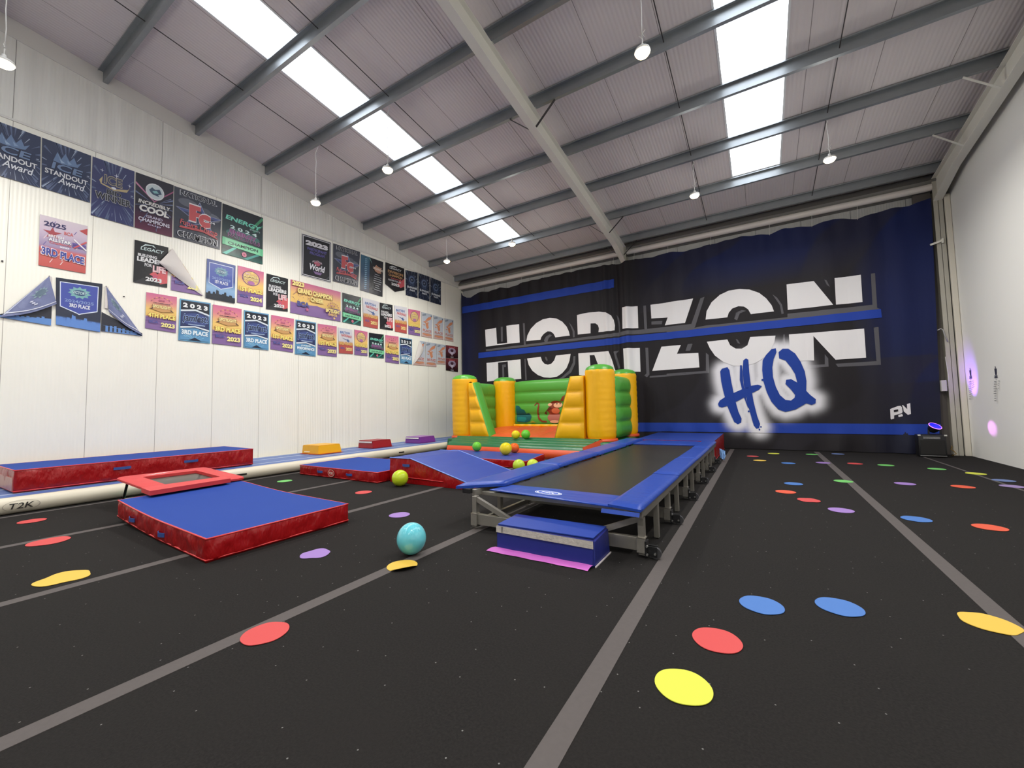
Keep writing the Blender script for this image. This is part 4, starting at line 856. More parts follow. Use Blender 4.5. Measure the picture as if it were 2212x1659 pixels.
# ------------------------------------------------------------- bouncy castle
M_cy = mat('castle_yellow', (240,178,4), .38, bump=(5,.25,.03), stretch=(1,1,.5), var=(2,.05)); M_cg = mat('castle_green', (84,165,62), .35, bump=(7,.25,.03)); M_cd = mat('castle_dark_green', (28,98,58), .32, bump=(6,.2,.03)); M_co = mat('castle_orange', (215,84,44), .34, bump=(5,.25,.03))
cs = thing('bouncy_castle', 'yellow and green bouncy castle with orange floor before the banner', 'bouncy castle', (-5.6, 10.6, 0))
CX_, CY_ = 5.6, -10.6
def cl(x, y, z): return (x+CX_, y+CY_, z)
def puffbox(x0, x1, y0, y1, z0, z1, nt, ax, bulge, ma, nm, parent=cs, n=48):
    """cushion whose faces are divided into nt tubes stacked along ax (0 x, 1 y, 2 z)"""
    bm = B(); lo = (x0, y0, z0); hi = (x1, y1, z1); cen = [(lo[i]+hi[i])/2 for i in range(3)]
    bmesh.ops.create_cube(bm, size=1); 
    L = [hi[i]-lo[i] for i in range(3)]
    for i in range(3):
        k = 0
    def cuts(axi, num):
        no = [0,0,0]; no[axi] = 1
        for q in range(1, num): c_ = [0,0,0]; c_[axi] = -.5+q/num; bmesh.ops.bisect_plane(bm, geom=bm.verts[:]+bm.edges[:]+bm.faces[:], plane_co=c_, plane_no=no)
    for i in range(3): cuts(i, nt*8 if i == ax else (10 if L[i] > .5 else 6))
    for v in bm.verts:
        p = v.co.copy(); w_ = [cen[i]+p[i]*L[i] for i in range(3)]
        t = (p[ax]+.5)*nt; s = abs(math.sin(math.pi*t)); pf = s**.55 if 0 < t < nt else 0
        for i in range(3):
            if i == ax: continue
            if abs(p[i]) > .499:
                oth = [j for j in range(3) if j != i and j != ax][0]; e = 1-abs(p[oth])*2; rd = min(1, e*4)**.5 if e > 0 else 0
                w_[i] += (1 if p[i] > 0 else -1)*(bulge*(pf*(.35+.65*rd))-.35*bulge*(1-rd))
        if abs(p[ax]) > .499:
            r_ = min(1-abs(p[(ax+1) % 3])*2, 1-abs(p[(ax+2) % 3])*2); w_[ax] += (1 if p[ax] > 0 else -1)*bulge*.8*min(1, max(0, r_)*3)**.5
        v.co = cl(*w_)
    return obj(nm, bm, ma, parent, True)
# base skirt, bed, front step
puffbox(-8.14, -3.10, 9.55, 12.42, 0, .33, 1, 2, .05, M_cd, 'base_skirt')
bm = B(); nb = 5
grid(bm, lambda u, v: cl(-7.75+4.05*u, 9.85+2.35*v, .375+.055*abs(math.sin(math.pi*nb*u))**.6*min(1, 8*v+.15, 8*(1-v)+.15)+.20*v**.8), 112, 12)
grid(bm, lambda u, v: cl(-7.75+4.05*u, 9.83, .30+.075*v), 20, 1)
obj('bed', bm, M_co, cs, True)
fs = thing  # (front step below)
bm = B(); nt_ = 4
def stp(u, v):
    xl = -7.42+(-.45)*v; xr = -3.42+.05*v; y = 8.62+.22*(1-u)+1.1*v if False else 8.72-.16*u+(9.78-8.72+.16*u)*v
    z = .245+.13*v+.075*abs(math.sin(math.pi*nt_*v))**.7
    return cl(xl+(xr-xl)*u, y, z-.02)
grid(bm, stp, 30, 64); grid(bm, lambda u, v: cl(*[q-c for q, c in zip(stp(0, u), (CX_, CY_, 0))][:2], stp(0, u)[2]*v), 16, 1)
obj('front_step', bm, M_cd, cs, True)
bm = B()
grid(bm, lambda u, v: (stp(u, 0)[0], stp(u, 0)[1]-.045*math.sin(math.pi*v), .005+(stp(u, 0)[2]-.0)*v), 30, 8)
grid(bm, lambda u, v: (stp(1, u)[0]+.05*math.sin(math.pi*v), stp(1, u)[1], .005+(.30+.10*u)*v), 16, 6)
o = obj('front_bumper', bm, M_co, cs, True)
# columns
def castle_column(x, y, r, lab=None):
    z0, z1, z2 = .36, 2.14, 2.29
    bm = B(); rn = random.Random(int(-x*100)); ph = rn.uniform(0, 9)
    prof = [(r*.86, z0)]+[(r*(.93+.07*math.sin(math.pi*min(1, t*6)/2)), z0+(z1-z0)*t) for t in [k/30 for k in range(1, 30)]]+[(r*.99, z1-.02), (r*.95, z1)]
    lathe(bm, prof, x+CX_, y+CY_, 40, lambda k, z: .006*math.sin(z*40+ph)*max(0, math.sin(k*.157+ph))+.004*nz(k*.4, z*2, ph)); col_ = obj('column', bm, M_cy, cs, True)
    bm = B(); lathe(bm, [(r*.955, z1-.004), (r*.9, z1+.06), (r*.72, z1+.105), (r*.4, z1+.14), (0, z1+.152)], x+CX_, y+CY_, 40, lambda k, z: .008*math.sin(k*1.9+ph)*max(0, (z1+.07-z)/.07)); obj('column_cap', bm, M_cg, col_, True)
    bm = B(); tube(bm, [(x+CX_+r*.97*math.cos(2*math.pi*k/24), y+CY_+r*.97*math.sin(2*math.pi*k/24), z0-.01) for k in range(24)], .05, 8, closed=True); obj('column_collar', bm, M_co, col_, True)
castle_column(-7.95, 10.20, .40); castle_column(-3.50, 10.10, .375); castle_column(-7.60, 12.02, .40); castle_column(-3.42, 11.98, .36)
# back, left and right walls made of stacked green tubes
puffbox(-7.3, -3.75, 12.02, 12.30, .60, 2.08, 4, 2, .055, M_cg, 'back_wall')
puffbox(-8.08, -7.80, 10.5, 11.75, .42, 2.0, 4, 2, .05, M_cg, 'side_wall'); puffbox(-3.40, -3.16, 10.40, 11.70, .42, 1.95, 4, 2, .055, M_cg, 'side_wall')
# slanting front fins
def fin(name, P, y0, y1, nt, edge_side):
    """P: (xi_bottom, xo_bottom, xi_top, xo_top, z0, z1); slant on the xi side"""
    xib, xob, xit, xot, z0, z1 = P; bm = B(); n = nt*10
    def X(u, v): a = xib+(xit-xib)*v; b = xob+(xot-xob)*v; return a+(b-a)*u
    def pf(v, u): return .05*(abs(math.sin(math.pi*nt*v))**.6)*min(1, u*7+.1, (1-u)*7+.1)+.0
    grid(bm, lambda u, v: cl(X(u, v), y0-pf(v, u), z0+(z1-z0)*v), 14, n); grid(bm, lambda u, v: cl(X(u, v), y1+pf(v, u)*.5, z0+(z1-z0)*v), 14, n)
    grid(bm, lambda u, v: cl(X(1, v), y0+(y1-y0)*u, z0+(z1-z0)*v), 4, n); grid(bm, lambda u, v: cl(X(u, 1), y0+(y1-y0)*v, z1+.03*math.sin(math.pi*u)), 6, 4)
    f = obj('front_fin', bm, M_cy, cs, True); f['label'] = name
    bm = B(); sg = -1 if xib < xob else 1
    grid(bm, lambda u, v: cl(X(0, v)+sg*.05*math.sin(math.pi*u)**.6, y0-.01+(y1-y0+.02)*u, z0+(z1-z0)*v+.02*math.sin(math.pi*u)*v), 8, n); grid(bm, lambda u, v: cl(X(0, v)-sg*.01, y0+(y1-y0)*u, z0+(z1-z0)*v), 1, n)
    obj('fin_edge', bm, M_cg, f, True)
fin('left slanting fin', (-6.83, -7.52, -7.40, -7.56, .40, 2.0), 9.88, 10.26, 4, 1)
fin('right slanting fin', (-4.68, -3.86, -4.20, -3.84, .40, 2.0), 9.82, 10.15, 4, -1)
# printed jungle picture on the back wall: bush and a simple monkey
def bk(u, v, l): # u along x -7.15..-5.0, v up .6..1.75; follows the tubes
    x = -7.22+2.07*u; z = .66+1.02*v; t = (z-.60)/(2.08-.60)*4; return cl(x, 12.02-.055*(abs(math.sin(math.pi*t))**.55)-.012-.0015*l, z)
pm = Print(bk)
def fine(pts, col, n=1):
    # split into thin horizontal bands so the picture wraps over the tubes
    lo_ = min(p[1] for p in pts); hi_ = max(p[1] for p in pts); L = pm.l; step = .0141; bmm = B()
    tr_ = tessellate_polygon([[Vector((p[0], p[1], 0)) for p in pts]]); vv = [bmm.verts.new((p[0], p[1], 0)) for p in pts]
    for q_ in tr_:
        try: bmm.faces.new([vv[i] for i in q_])
        except ValueError: pass
    z_ = lo_+step
    while z_ < hi_: bmesh.ops.bisect_plane(bmm, geom=bmm.verts[:]+bmm.edges[:]+bmm.faces[:], plane_co=(0, z_, 0), plane_no=(0, 1, 0)); z_ += step
    for f in bmm.faces: pm.poly([(v.co.x, v.co.y) for v in f.verts][:4] if len(f.verts) <= 4 else [(v.co.x, v.co.y) for v in f.verts], col, layer=L)
    bmm.free(); pm.l += 1
def elp(cu, cv, ru, rv, n=18, a0=0, a1=360): return [(cu+ru*math.cos(R(a0+(a1-a0)*k/n)), cv+rv*math.sin(R(a0+(a1-a0)*k/n))) for k in range(n)]
fine([(.05,.08),(.22,.05),(.30,.10),(.33,.24),(.28,.36),(.23,.34),(.20,.46),(.14,.50),(.10,.60),(.04,.62)], (14,92,92))
fine([(.07,.10),(.20,.08),(.24,.16),(.22,.22),(.12,.24),(.07,.22)], (20,125,120))
fine([(.30,.04),(.42,.05),(.34,.12)], (150,150,50))
o = pm.build('printed_picture', M_ink, cs); o['label'] = 'printed teal bush picture'; pm = Print(bk)
br, tn, dk = (132,58,34), (222,170,130), (90,36,22)
tail = [(.60,.10),(.52,.12),(.47,.22),(.455,.38),(.475,.55),(.47,.66),(.43,.70),(.39,.66),(.38,.60),(.40,.60),(.41,.65),(.44,.655),(.45,.60),(.435,.45),(.43,.30),(.45,.16),(.51,.07),(.60,.05)]
fine(tail, br)
fine(elp(.73,.22,.115,.16), (168,100,84)); fine(elp(.72,.45,.10,.14), br); fine(elp(.76,.42,.07,.09), (205,110,70))
fine(elp(.76,.62,.105,.12), br); fine(elp(.80,.60,.075,.08), tn); fine(elp(.66,.62,.035,.05), tn); fine([(.60,.40),(.70,.50),(.66,.56),(.56,.34),(.60,.30)], dk)
fine(elp(.78,.64,.012,.022,10), (30,20,20)); fine(elp(.835,.64,.012,.022,10), (30,20,20)); fine(elp(.74,.08,.08,.05,12), tn); fine([(.84,.72),(.88,.86),(.93,.92),(.97,.86),(.92,.74)], br)
o = pm.build('printed_picture', M_ink, cs); o['label'] = 'printed brown monkey picture'
# yellow skirt strip under the back wall
bm = B(); grid(bm, lambda u, v: cl(-7.2+3.4*u, 11.92-.03*math.sin(math.pi*v)+.01*math.sin(u*70), .56+.10*v), 80, 5); obj('bed_edge', bm, M_cy, cs, True)
# blower foot flap
bm = B(); grid(bm, lambda u, v: cl(-3.12+.16*u, 10.6+1.6*v, .02+.24*math.sin(math.pi*min(1, .5+u*.5))+.03*nz(u*3, v*8, 1)), 6, 20); obj('base_flap', bm, M_cd, cs, True)
# ------------------------------------------------------------- posters and pennants on the side wall
PQ={
'ice2':[(1.545,5.844),(2.122,5.841),(2.13,4.99),(1.561,4.996)],
'bid':[(2.142,5.839),(2.708,5.845),(2.72,4.771),(2.147,4.776)],
'cool':[(2.73,5.844),(3.312,5.858),(3.307,4.782),(2.738,4.771)],
'nat1':[(3.325,5.851),(4.174,5.876),(4.157,4.805),(3.335,4.795)],
'en1':[(4.194,5.862),(5.045,5.866),(5.052,4.738),(4.194,4.738)],
'p2025':[(1.56,4.55),(2.113,4.559),(2.11,3.711),(1.568,3.704)],
'leg1':[(2.744,4.535),(3.255,4.554),(3.253,3.74),(2.742,3.723)],
'fold1':[(3.32,4.555),(3.856,4.549),(3.865,3.714),(3.314,3.709)],
'shield1':[(3.92,4.533),(4.473,4.539),(4.469,3.68),(3.911,3.684)],
'sum1':[(4.524,4.559),(5.083,4.558),(5.074,3.725),(4.52,3.713)],
'leg2':[(5.148,4.547),(5.666,4.549),(5.665,3.723),(5.147,3.69)],
'pennL':[(1.689,3.542),(1.734,2.732),(1.207,2.745),(1.206,2.793)],
'third':[(1.766,3.552),(2.328,3.582),(2.318,2.714),(1.789,2.762)],
'pennR':[(2.386,3.556),(2.893,2.727),(2.331,2.721),(2.353,3.548)],
'sp4':[(2.938,3.577),(3.415,3.586),(3.414,2.859),(2.935,2.883)],
'jam1':[(3.465,3.571),(4.005,3.587),(4.01,2.717),(3.454,2.717)],
'sp3':[(4.048,3.568),(4.613,3.579),(4.618,2.721),(4.047,2.727)],
'jam2':[(4.665,3.566),(5.211,3.575),(5.217,2.706),(4.665,2.709)],
'sp1a':[(5.271,3.568),(5.827,3.568),(5.812,2.714),(5.261,2.741)],
'jam3':[(5.869,3.56),(6.424,3.573),(6.42,2.671),(5.861,2.681)],
'sp1b':[(6.474,3.555),(7.037,3.571),(7.045,2.721),(6.473,2.726)],
'br3':[(7.081,3.549),(7.55,3.554),(7.568,2.854),(7.111,2.832)],
'sum4':[(7.614,3.571),(8.073,3.573),(8.072,2.849),(7.619,2.841)],
'en3':[(8.132,3.556),(8.691,3.578),(8.693,2.83),(8.131,2.824)],
'sp2':[(8.755,3.576),(9.3,3.595),(9.31,2.712),(8.752,2.726)],
'jam4':[(9.348,3.581),(9.897,3.592),(9.889,2.737),(9.359,2.736)],
'orf':[(10.002,3.58),(10.517,3.595),(10.507,2.742),(9.935,2.732)],
'or5':[(10.536,3.584),(11.1,3.601),(11.1,2.742),(10.538,2.744)],
'or6':[(11.119,3.589),(11.617,3.603),(11.604,2.873),(11.122,2.862)],
'rd1':[(11.617,3.603),(12.341,3.622),(12.332,3.165),(11.608,3.122)],
'rd2':[(11.608,3.113),(12.331,3.15),(12.321,2.637),(11.614,2.653)],
'grand':[(5.73,4.556),(7.156,4.563),(7.159,3.721),(5.732,3.71)],
'en2':[(7.213,4.565),(7.848,4.562),(7.839,3.718),(7.215,3.724)],
'br1':[(7.906,4.575),(8.503,4.57),(8.461,3.721),(7.928,3.721)],
'leg3':[(8.537,4.557),(9.052,4.585),(9.063,3.765),(8.544,3.741)],
'br2':[(9.12,4.59),(9.683,4.63),(9.659,3.746),(9.152,3.746)],
'sum2':[(9.734,4.597),(10.295,4.629),(10.285,3.753),(9.732,3.739)],
'or1':[(10.356,4.609),(10.902,4.613),(10.89,3.756),(10.346,3.762)],
'or2':[(10.948,4.608),(11.507,4.593),(11.493,3.781),(10.956,3.765)],
'or3':[(11.563,4.603),(12.089,4.623),(12.072,3.779),(11.549,3.788)],
'part':[(6.014,5.843),(6.856,5.885),(6.857,4.752),(6.007,4.737)],
'nat2':[(6.922,5.886),(7.808,5.925),(7.738,4.845),(6.919,4.814)],
'teal':[(7.839,5.866),(8.679,5.877),(8.645,4.759),(7.817,4.781)],
'div':[(8.765,5.903),(9.564,5.92),(9.568,5.05),(8.751,5.024)],
'nv1':[(9.62,5.893),(10.188,5.951),(10.178,5.058),(9.63,5.043)],
'nv2':[(10.224,5.952),(10.784,5.969),(10.772,5.066),(10.214,5.066)],
'nv3':[(10.817,5.964),(11.39,5.955),(11.375,5.063),(10.804,5.059)]}

M_post = attr_mat('poster_print', .38, (3.5, .35, .03), None, .4); _n = M_post.node_tree; _h = nd(_n, 'ShaderNodeHueSaturation'); _h.inputs['Saturation'].default_value = .86; _b = _n.nodes['Principled BSDF'].inputs['Base Color']; _n.links.new(_b.links[0].from_socket, _h.inputs['Color']); _n.links.new(_h.outputs['Color'], _b)
PX = -9.936
def wall_fn(q, wob=0.006, seed=0):
    (a0, a1), (b0, b1), (c0, c1), (d0, d1) = q      # tl, tr, br, bl as (y, z)
    def fn(u, v, l):
        y = (d0*(1-u)+c0*u)*(1-v)+(a0*(1-u)+b0*u)*v; z = (d1*(1-u)+c1*u)*(1-v)+(a1*(1-u)+b1*u)*v
        return (PX+.010+l*.0009+(seed % 5)*.0006, y, z)
    return fn
W_, K_ = (222,220,214), (22,22,26)
def t_ice(p, kind='standout'):
    p.poly([(0,0),(1,0),(1,1),(0,1)], (36,48,82)); 
    bgc = (36,48,82) if kind == 'standout' else (42,48,100); p.poly([(0,0),(1,0),(1,1),(0,1)], bgc); p.rays(.5,.5,.32,.78,26,.045,(78,94,130),3); p.rays(.5,.5,.36,.72,14,.022,(150,166,190),5)
    p.ell(.5,.54,.42,.26,bgc)
    if kind == 'standout':
        p.poly([(.22,.62),(.30,.82),(.38,.70),(.46,.84),(.55,.71),(.64,.82),(.70,.70),(.80,.76),(.72,.64),(.45,.60)], (88,118,160)); p.poly([(.30,.82),(.34,.70),(.46,.64),(.38,.62)], (140,168,200)); p.poly([(.46,.84),(.50,.72),(.60,.66),(.52,.64)], (120,150,188))
        p.text('ICE', .20,.46,.82,.60,(96,124,164), bold=.04, shear=.25, out=(30,38,62)); p.text('STANDOUT', .06,.33,.94,.43,(214,216,220), bold=.04); p.text('Award', .34,.19,.86,.32,(208,212,220), bold=.02, shear=.3, rise=-.02)
    elif kind == 'bid':
        p.text('ICE', .28,.62,.70,.76,(64,70,92), bold=.04, out=(176,160,120)); p.poly([(.16,.64),(.24,.72),(.22,.60),(.5,.56),(.84,.62),(.9,.68),(.82,.57),(.5,.53),(.2,.58)], (182,162,112)); p.star(.56,.80,.07,.05,(205,210,222),4,.2); p.star(.22,.82,.05,.035,(205,210,222),4,.2); p.star(.88,.70,.05,.035,(205,210,222),4,.2)
        p.ell(.5,.57,.06,.02,(215,220,230)); p.text('BID', .34,.44,.68,.52,(40,42,50), bold=.04, out=(150,150,156)); p.text('WINNER', .08,.32,.92,.43,(40,42,50), bold=.04, out=(168,168,172))
def t_cool(p):
    p.poly([(0,0),(1,0),(1,1),(0,1)], (34,30,44)); p.grad([(0,(92,22,58)),(.30,(60,24,52)),(.45,(34,30,44))])
    p.poly([(0,.80),(.5,.55),(.5,.57),(0,.84)], (190,110,150)); p.poly([(1,.85),(.5,.56),(.5,.58),(1,.88)], (160,60,110)); p.rays(.5,.52,.1,.6,12,.03,(96,110,150),4,1,150,400)
    p.ell(.5,.75,.25,.15,(212,214,216)); p.ell(.5,.75,.22,.13,(186,200,202)); p.poly([(.34,.76),(.42,.82),(.50,.79),(.62,.82),(.68,.74),(.58,.71),(.62,.68),(.44,.69),(.38,.72)], (44,72,96)); p.poly([(.42,.75),(.54,.78),(.60,.74),(.48,.72)], (120,180,180))
    p.text('INCREDIBLY', .08,.47,.92,.54,W_, bold=.05, shear=.2); p.text('COOL', .10,.33,.90,.45,W_, bold=.08, shear=.2, out=(60,64,92)); p.text('GRAND', .28,.235,.72,.285,(190,180,205), bold=.04); p.text('CHAMPIONS', .08,.15,.92,.22,(205,200,216), bold=.05); p.text('cup', .32,.09,.68,.13,(170,160,190), bold=.03)
def t_nat(p):
    p.poly([(0,0),(1,0),(1,1),(0,1)], (56,60,74)); p.ell(.28,.75,.2,.08,(96,100,112)); p.ell(.78,.60,.2,.09,(104,108,120)); p.ell(.65,.68,.12,.07,(84,88,100))
    p.star(.52,.52,.52,.32,(160,168,196)); p.star(.52,.52,.49,.30,(64,78,140)); p.star(.52,.50,.36,.22,(54,60,90))
    p.text('NATIONAL', .12,.87,.88,.96,(44,46,54), bold=.05, out=(196,198,204), rise=-.0); p.text('F', .30,.42,.54,.74,(196,36,44), bold=.26, out=(222,214,214)); p.text('C', .50,.36,.76,.62,(196,36,44), bold=.26, out=(222,214,214)); p.text('2024', .60,.47,.86,.515,(225,225,228), bold=.03)
    p.poly([(.10,.22),(.6,.25),(.95,.18),(.85,.25),(.5,.29),(.12,.26)], (180,34,42)); p.text('Future Champ', .12,.245,.92,.375,(205,50,56), bold=.03, shear=.2, rise=-.05)
    p.text('CHAMPION', .08,.05,.92,.16,(44,46,54), bold=.05, out=(205,206,212))
def t_energy(p, place="CHAMPION", sub='NATIONALS'):
    p.poly([(0,0),(1,0),(1,1),(0,1)], (22,32,36)); p.grad([(0,(24,92,82)),(.14,(18,44,46)),(.55,(34,58,60)),(.8,(26,30,38)),(1,(24,28,34))])
    p.poly([(.68,.68),(.96,.98),(1,.98),(1,.94),(.74,.66)], (38,140,90)); p.poly([(.72,.62),(1,.84),(1,.80),(.78,.60)], (30,110,84)); p.poly([(.02,.02),(.40,.26),(.46,.26),(.1,.0)], (60,190,170)); p.poly([(.5,.0),(.9,.2),(1,.2),(.6,0)], (40,150,140))
    p.ell(.5,.46,.42,.10,(52,110,104)); p.text('ENERGY', .08,.70,.94,.79,(96,212,184), bold=.06, shear=.3, rise=-.03); p.text('EVENTS', .66,.64,.92,.67,(170,205,200), bold=.02)
    p.text('2 0 2 4', .18,.54,.84,.61,(206,236,232), bold=.06, rise=-.02); p.text('ENERGY', .18,.45,.82,.52,(120,50,110), bold=.05, out=(190,110,180), rise=-.03); p.text(sub, .14,.37,.90,.44,(56,40,66), bold=.05, out=(170,96,160), rise=-.03)
    p.poly([(0,.19),(1,.16),(1,.31),(0,.34)], (74,190,130)); p.poly([(.07,.19),(.93,.165),(.93,.30),(.07,.325)], (110,206,152)); p.text(place, .13,.215,.87,.275,(28,62,52), bold=.05)
    p.ell(.52,.09,.06,.05,(205,96,130)); p.star(.52,.09,.035,.03,(150,30,60))
def t_allstar(p):
    p.grad([(0,(186,52,40)),(.35,(196,70,62)),(.42,(150,132,170)),(.75,(196,176,196)),(1,(204,190,200))]); rn = random.Random(4)
    for k in range(16): a = rn.uniform(0,.9); b_ = rn.uniform(.0,.9); p.poly([(a,b_),(a+.06,b_+.08),(a+.075,b_+.08),(a+.02,b_)], rn.choice([(220,205,205),(205,120,110),(96,80,150),(222,196,196)]), layer=p.l)
    p.l += 1; p.poly([(.82,.86),(1,.94),(1,.80)], (178,36,40)); p.text('2025', .08,.80,.54,.90,(48,44,92), bold=.06); p.star(.26,.68,.20,.12,(160,44,58)); p.text('BCA', .50,.70,.70,.77,(196,70,70), bold=.04)
    p.text('BRITISH', .18,.60,.50,.65,(225,222,225), bold=.05); p.text('ALLSTAR', .18,.52,.66,.59,(228,226,228), bold=.06, out=(60,50,110)); p.text('Challenge', .20,.46,.66,.52,(200,80,90), bold=.03); p.text('SERIES', .42,.42,.62,.45,(230,230,235), bold=.04)
    for a in ((.68,.54,.98,.58),(.68,.49,.98,.53)): p.rect(*a, (90,70,150))
    p.poly([(.70,.48),(.98,.66),(1,.64),(.72,.46)], (196,40,50)); p.poly([(.70,.64),(.98,.46),(1,.48),(.72,.66)], (225,220,225)); p.text('3RD PLACE', .05,.20,.95,.35,(44,58,148), bold=.07, out=(226,214,222), rise=-.06)
def t_legacy(p):
    p.poly([(0,0),(1,0),(1,1),(0,1)], (27,28,32)); p.poly([(.45,.25),(.62,.20),(.78,.05),(1,.10),(1,.42),(.86,.34),(.80,.42),(.70,.28),(.60,.34)], (196,40,54)); p.star(.62,.20,.12,.09,(180,40,90),6,.5); p.poly([(0,0),(.3,.15),(.5,0)], (48,48,52))
    p.text('LEGACY', .18,.80,.86,.88,(185,205,205), bold=.03, shear=.2); p.poly([(.16,.84),(.3,.95),(.55,.96),(.62,.90),(.5,.94),(.32,.92)], (190,208,208)); p.text('BUILDING', .10,.64,.66,.71,(205,205,208), bold=.07); p.text('LEADERS', .08,.52,.92,.63,(212,212,214), bold=.09); p.text('FOR', .30,.42,.52,.50,(190,190,194), bold=.07); p.text('LIFE', .54,.32,.94,.48,(222,175,180), bold=.10); p.text('2023', .34,.08,.82,.18,(215,215,215), bold=.07)
def t_shield(p, yr='2022/2023', pl='1ST PLACE', dark=True):
    p.poly([(0,0),(1,0),(1,1),(0,1)], (34,64,142) if dark else (34,42,60)); p.grad([(0,(80,130,190) if dark else (44,104,186)),(.30,(120,165,205) if dark else (56,70,120)),(.55,(34,66,146))] if dark else [(0,(48,112,196)),(.16,(50,112,196)),(.2,(42,50,72)),(.6,(34,40,66))])
    p.poly([(.08,.93),(.92,.93),(.92,.40),(.55,.30),(.5,.28),(.45,.30),(.08,.40)], (205,215,230)); p.poly([(.10,.915),(.90,.915),(.90,.415),(.55,.32),(.5,.30),(.45,.32),(.10,.415)], (34,66,162) if dark else (32,58,160))
    p.ell(.5,.74,.22,.10,(72,110,170),14); p.star(.5,.74,.26,.13,(84,140,160) if dark else (110,170,170),11,.7); p.ell(.5,.74,.15,.06,(44,78,120)); p.text('VICTORY', .34,.71,.66,.77,(175,205,205), bold=.05, shear=.2)
    p.text(yr, .18,.52,.82,.58,(120,148,205), bold=.03); p.text(pl, .28,.42,.74,.50,(214,220,232), bold=.06)
    c = (24,34,48) if dark else (52,118,200); sk = [(0,.0),(0,.14),(.06,.14),(.08,.18),(.14,.18),(.15,.13),(.22,.13),(.23,.19),(.29,.19),(.30,.15),(.33,.15),(.34,.24),(.36,.27),(.38,.24),(.42,.24),(.43,.16),(.52,.15),(.55,.18),(.60,.18),(.62,.23),(.68,.23),(.69,.15),(.78,.14),(.80,.18),(.88,.18),(.90,.13),(1,.13),(1,0)]
    p.poly(sk, c)
def t_spot(p, place, yr, rnd=False):
    p.grad([(0,(120,84,148)),(.33,(132,92,158)),(.37,(224,176,60)),(.55,(228,184,66)),(.80,(212,108,120)),(1,(196,72,132))])
    p.poly([(0,.20),(.3,.24),(.6,.20),(1,.26),(1,.30),(.6,.25),(.3,.28),(0,.24)], (104,70,134)); p.poly([(0,.30),(.2,.36),(.5,.32),(.8,.38),(1,.34),(1,.32),(.5,.28),(0,.27)], (112,76,140))
    if rnd:
        p.ell(.5,.73,.35,.21,(112,60,124)); p.ell(.5,.73,.32,.19,(214,170,84)); p.text('BCA', .30,.82,.46,.86,(215,190,205), bold=.05); p.star(.54,.88,.08,.05,(230,200,80)); p.text('SUMMER', .20,.74,.80,.81,(232,206,110), bold=.07, out=(120,60,110)); p.text('SPOTLIGHT', .20,.66,.80,.73,(232,206,110), bold=.07, out=(120,60,110)); p.ell(.5,.60,.14,.05,(170,96,160))
    else:
        for k in range(11):
            a = R(20+14*k); p.star(.5+.36*math.cos(a), .72+.20*math.sin(a), .035, .026, (220,160,70) if k % 2 else (150,64,96), layer_ if False else 5) if False else p.star(.5+.36*math.cos(a), .72+.19*math.sin(a), .035, .022, (222,165,70) if k % 2 else (150,64,96))
        p.text('BCA', .40,.80,.60,.85,(170,70,110), bold=.05); p.text('THE CHAMPIONSHIP', .22,.73,.78,.76,(60,40,70), bold=.04); p.poly([(.14,.66),(.86,.66),(.78,.60),(.90,.55),(.5,.50),(.10,.57),(.22,.62)], (196,140,58)); p.text('SPOTLIGHT', .20,.60,.80,.69,(232,214,130), bold=.08, out=(110,60,60)); p.poly([(.10,.555),(.20,.60),(.22,.57)], (52,34,60)); p.poly([(.90,.535),(.80,.60),(.78,.57)], (52,34,60))
    p.text(place, .07,.33,.95,.45,(236,220,80), bold=.06, out=(190,130,50)); p.text('BCA', .10,.17,.40,.25,(64,72,150), bold=.07); p.text(yr, .48,.10,.94,.22,(236,224,120), bold=.08)
def t_jam(p, place):
    p.poly([(0,0),(1,0),(1,1),(0,1)], (74,150,190)); p.rect(.04,.03,.96,.97,(26,44,96)); p.poly([(.04,.76),(.96,.70),(.96,.95),(.04,.97)], (24,34,48)); p.poly([(.04,.70),(.5,.75),(.96,.66),(.96,.70),(.5,.79),(.04,.74)], (205,215,222)); p.text('2 0 2 3', .10,.80,.90,.91,(225,228,230), bold=.09, rise=-.02)
    p.ell(.5,.53,.42,.16,(34,60,128)); p.text('jamfest!', .12,.43,.92,.66,(22,30,60), bold=.03, out=(120,150,200), shear=.15); p.rect(.28,.40,.82,.42,(150,175,205))
    p.poly([(.04,.30),(.5,.35),(.96,.28),(.96,.32),(.5,.38),(.04,.34)], (205,215,222)); p.poly([(.04,.03),(.96,.03),(.96,.27),(.5,.33),(.04,.29)], (60,136,184)); p.rays(.5,.03,.02,.42,12,.05,(110,180,215),2,.6,20,160); p.poly([(.3,.03),(.5,.10),(.7,.03)], (22,34,60))
    if place == 'JUNIOR': p.text('JUNIOR', .26,.24,.74,.30,(210,232,240), bold=.06, out=(40,100,150)); p.text('PERFORMANCE', .08,.15,.92,.23,(222,236,242), bold=.07, out=(40,100,150))
    else: p.text(place, .08,.16,.92,.27,(222,236,242), bold=.07, out=(40,100,150))
def t_brit(p, place):
    p.grad([(0,(176,44,34)),(.34,(180,52,34)),(.40,(206,150,70)),(.50,(200,196,200)),(1,(208,206,212))]); p.text('BRITISH', .12,.78,.80,.88,(44,92,160), bold=.06, out=(225,225,230), shear=.15); p.text('NATIONALS', .20,.66,.92,.76,(190,44,52), bold=.06, shear=.2, rise=-.03); p.poly([(.2,.62),(.6,.56),(.66,.60),(.7,.54),(.8,.52),(.72,.50),(.72,.44),(.64,.49),(.56,.46),(.6,.52)], (48,88,150))
    p.text(place, .06,.34,.94,.45,(220,170,60), bold=.06, out=(170,80,40)); p.text('BCA', .12,.18,.40,.26,(96,80,150), bold=.06); p.text('2021', .48,.12,.92,.24,(232,206,110), bold=.08)
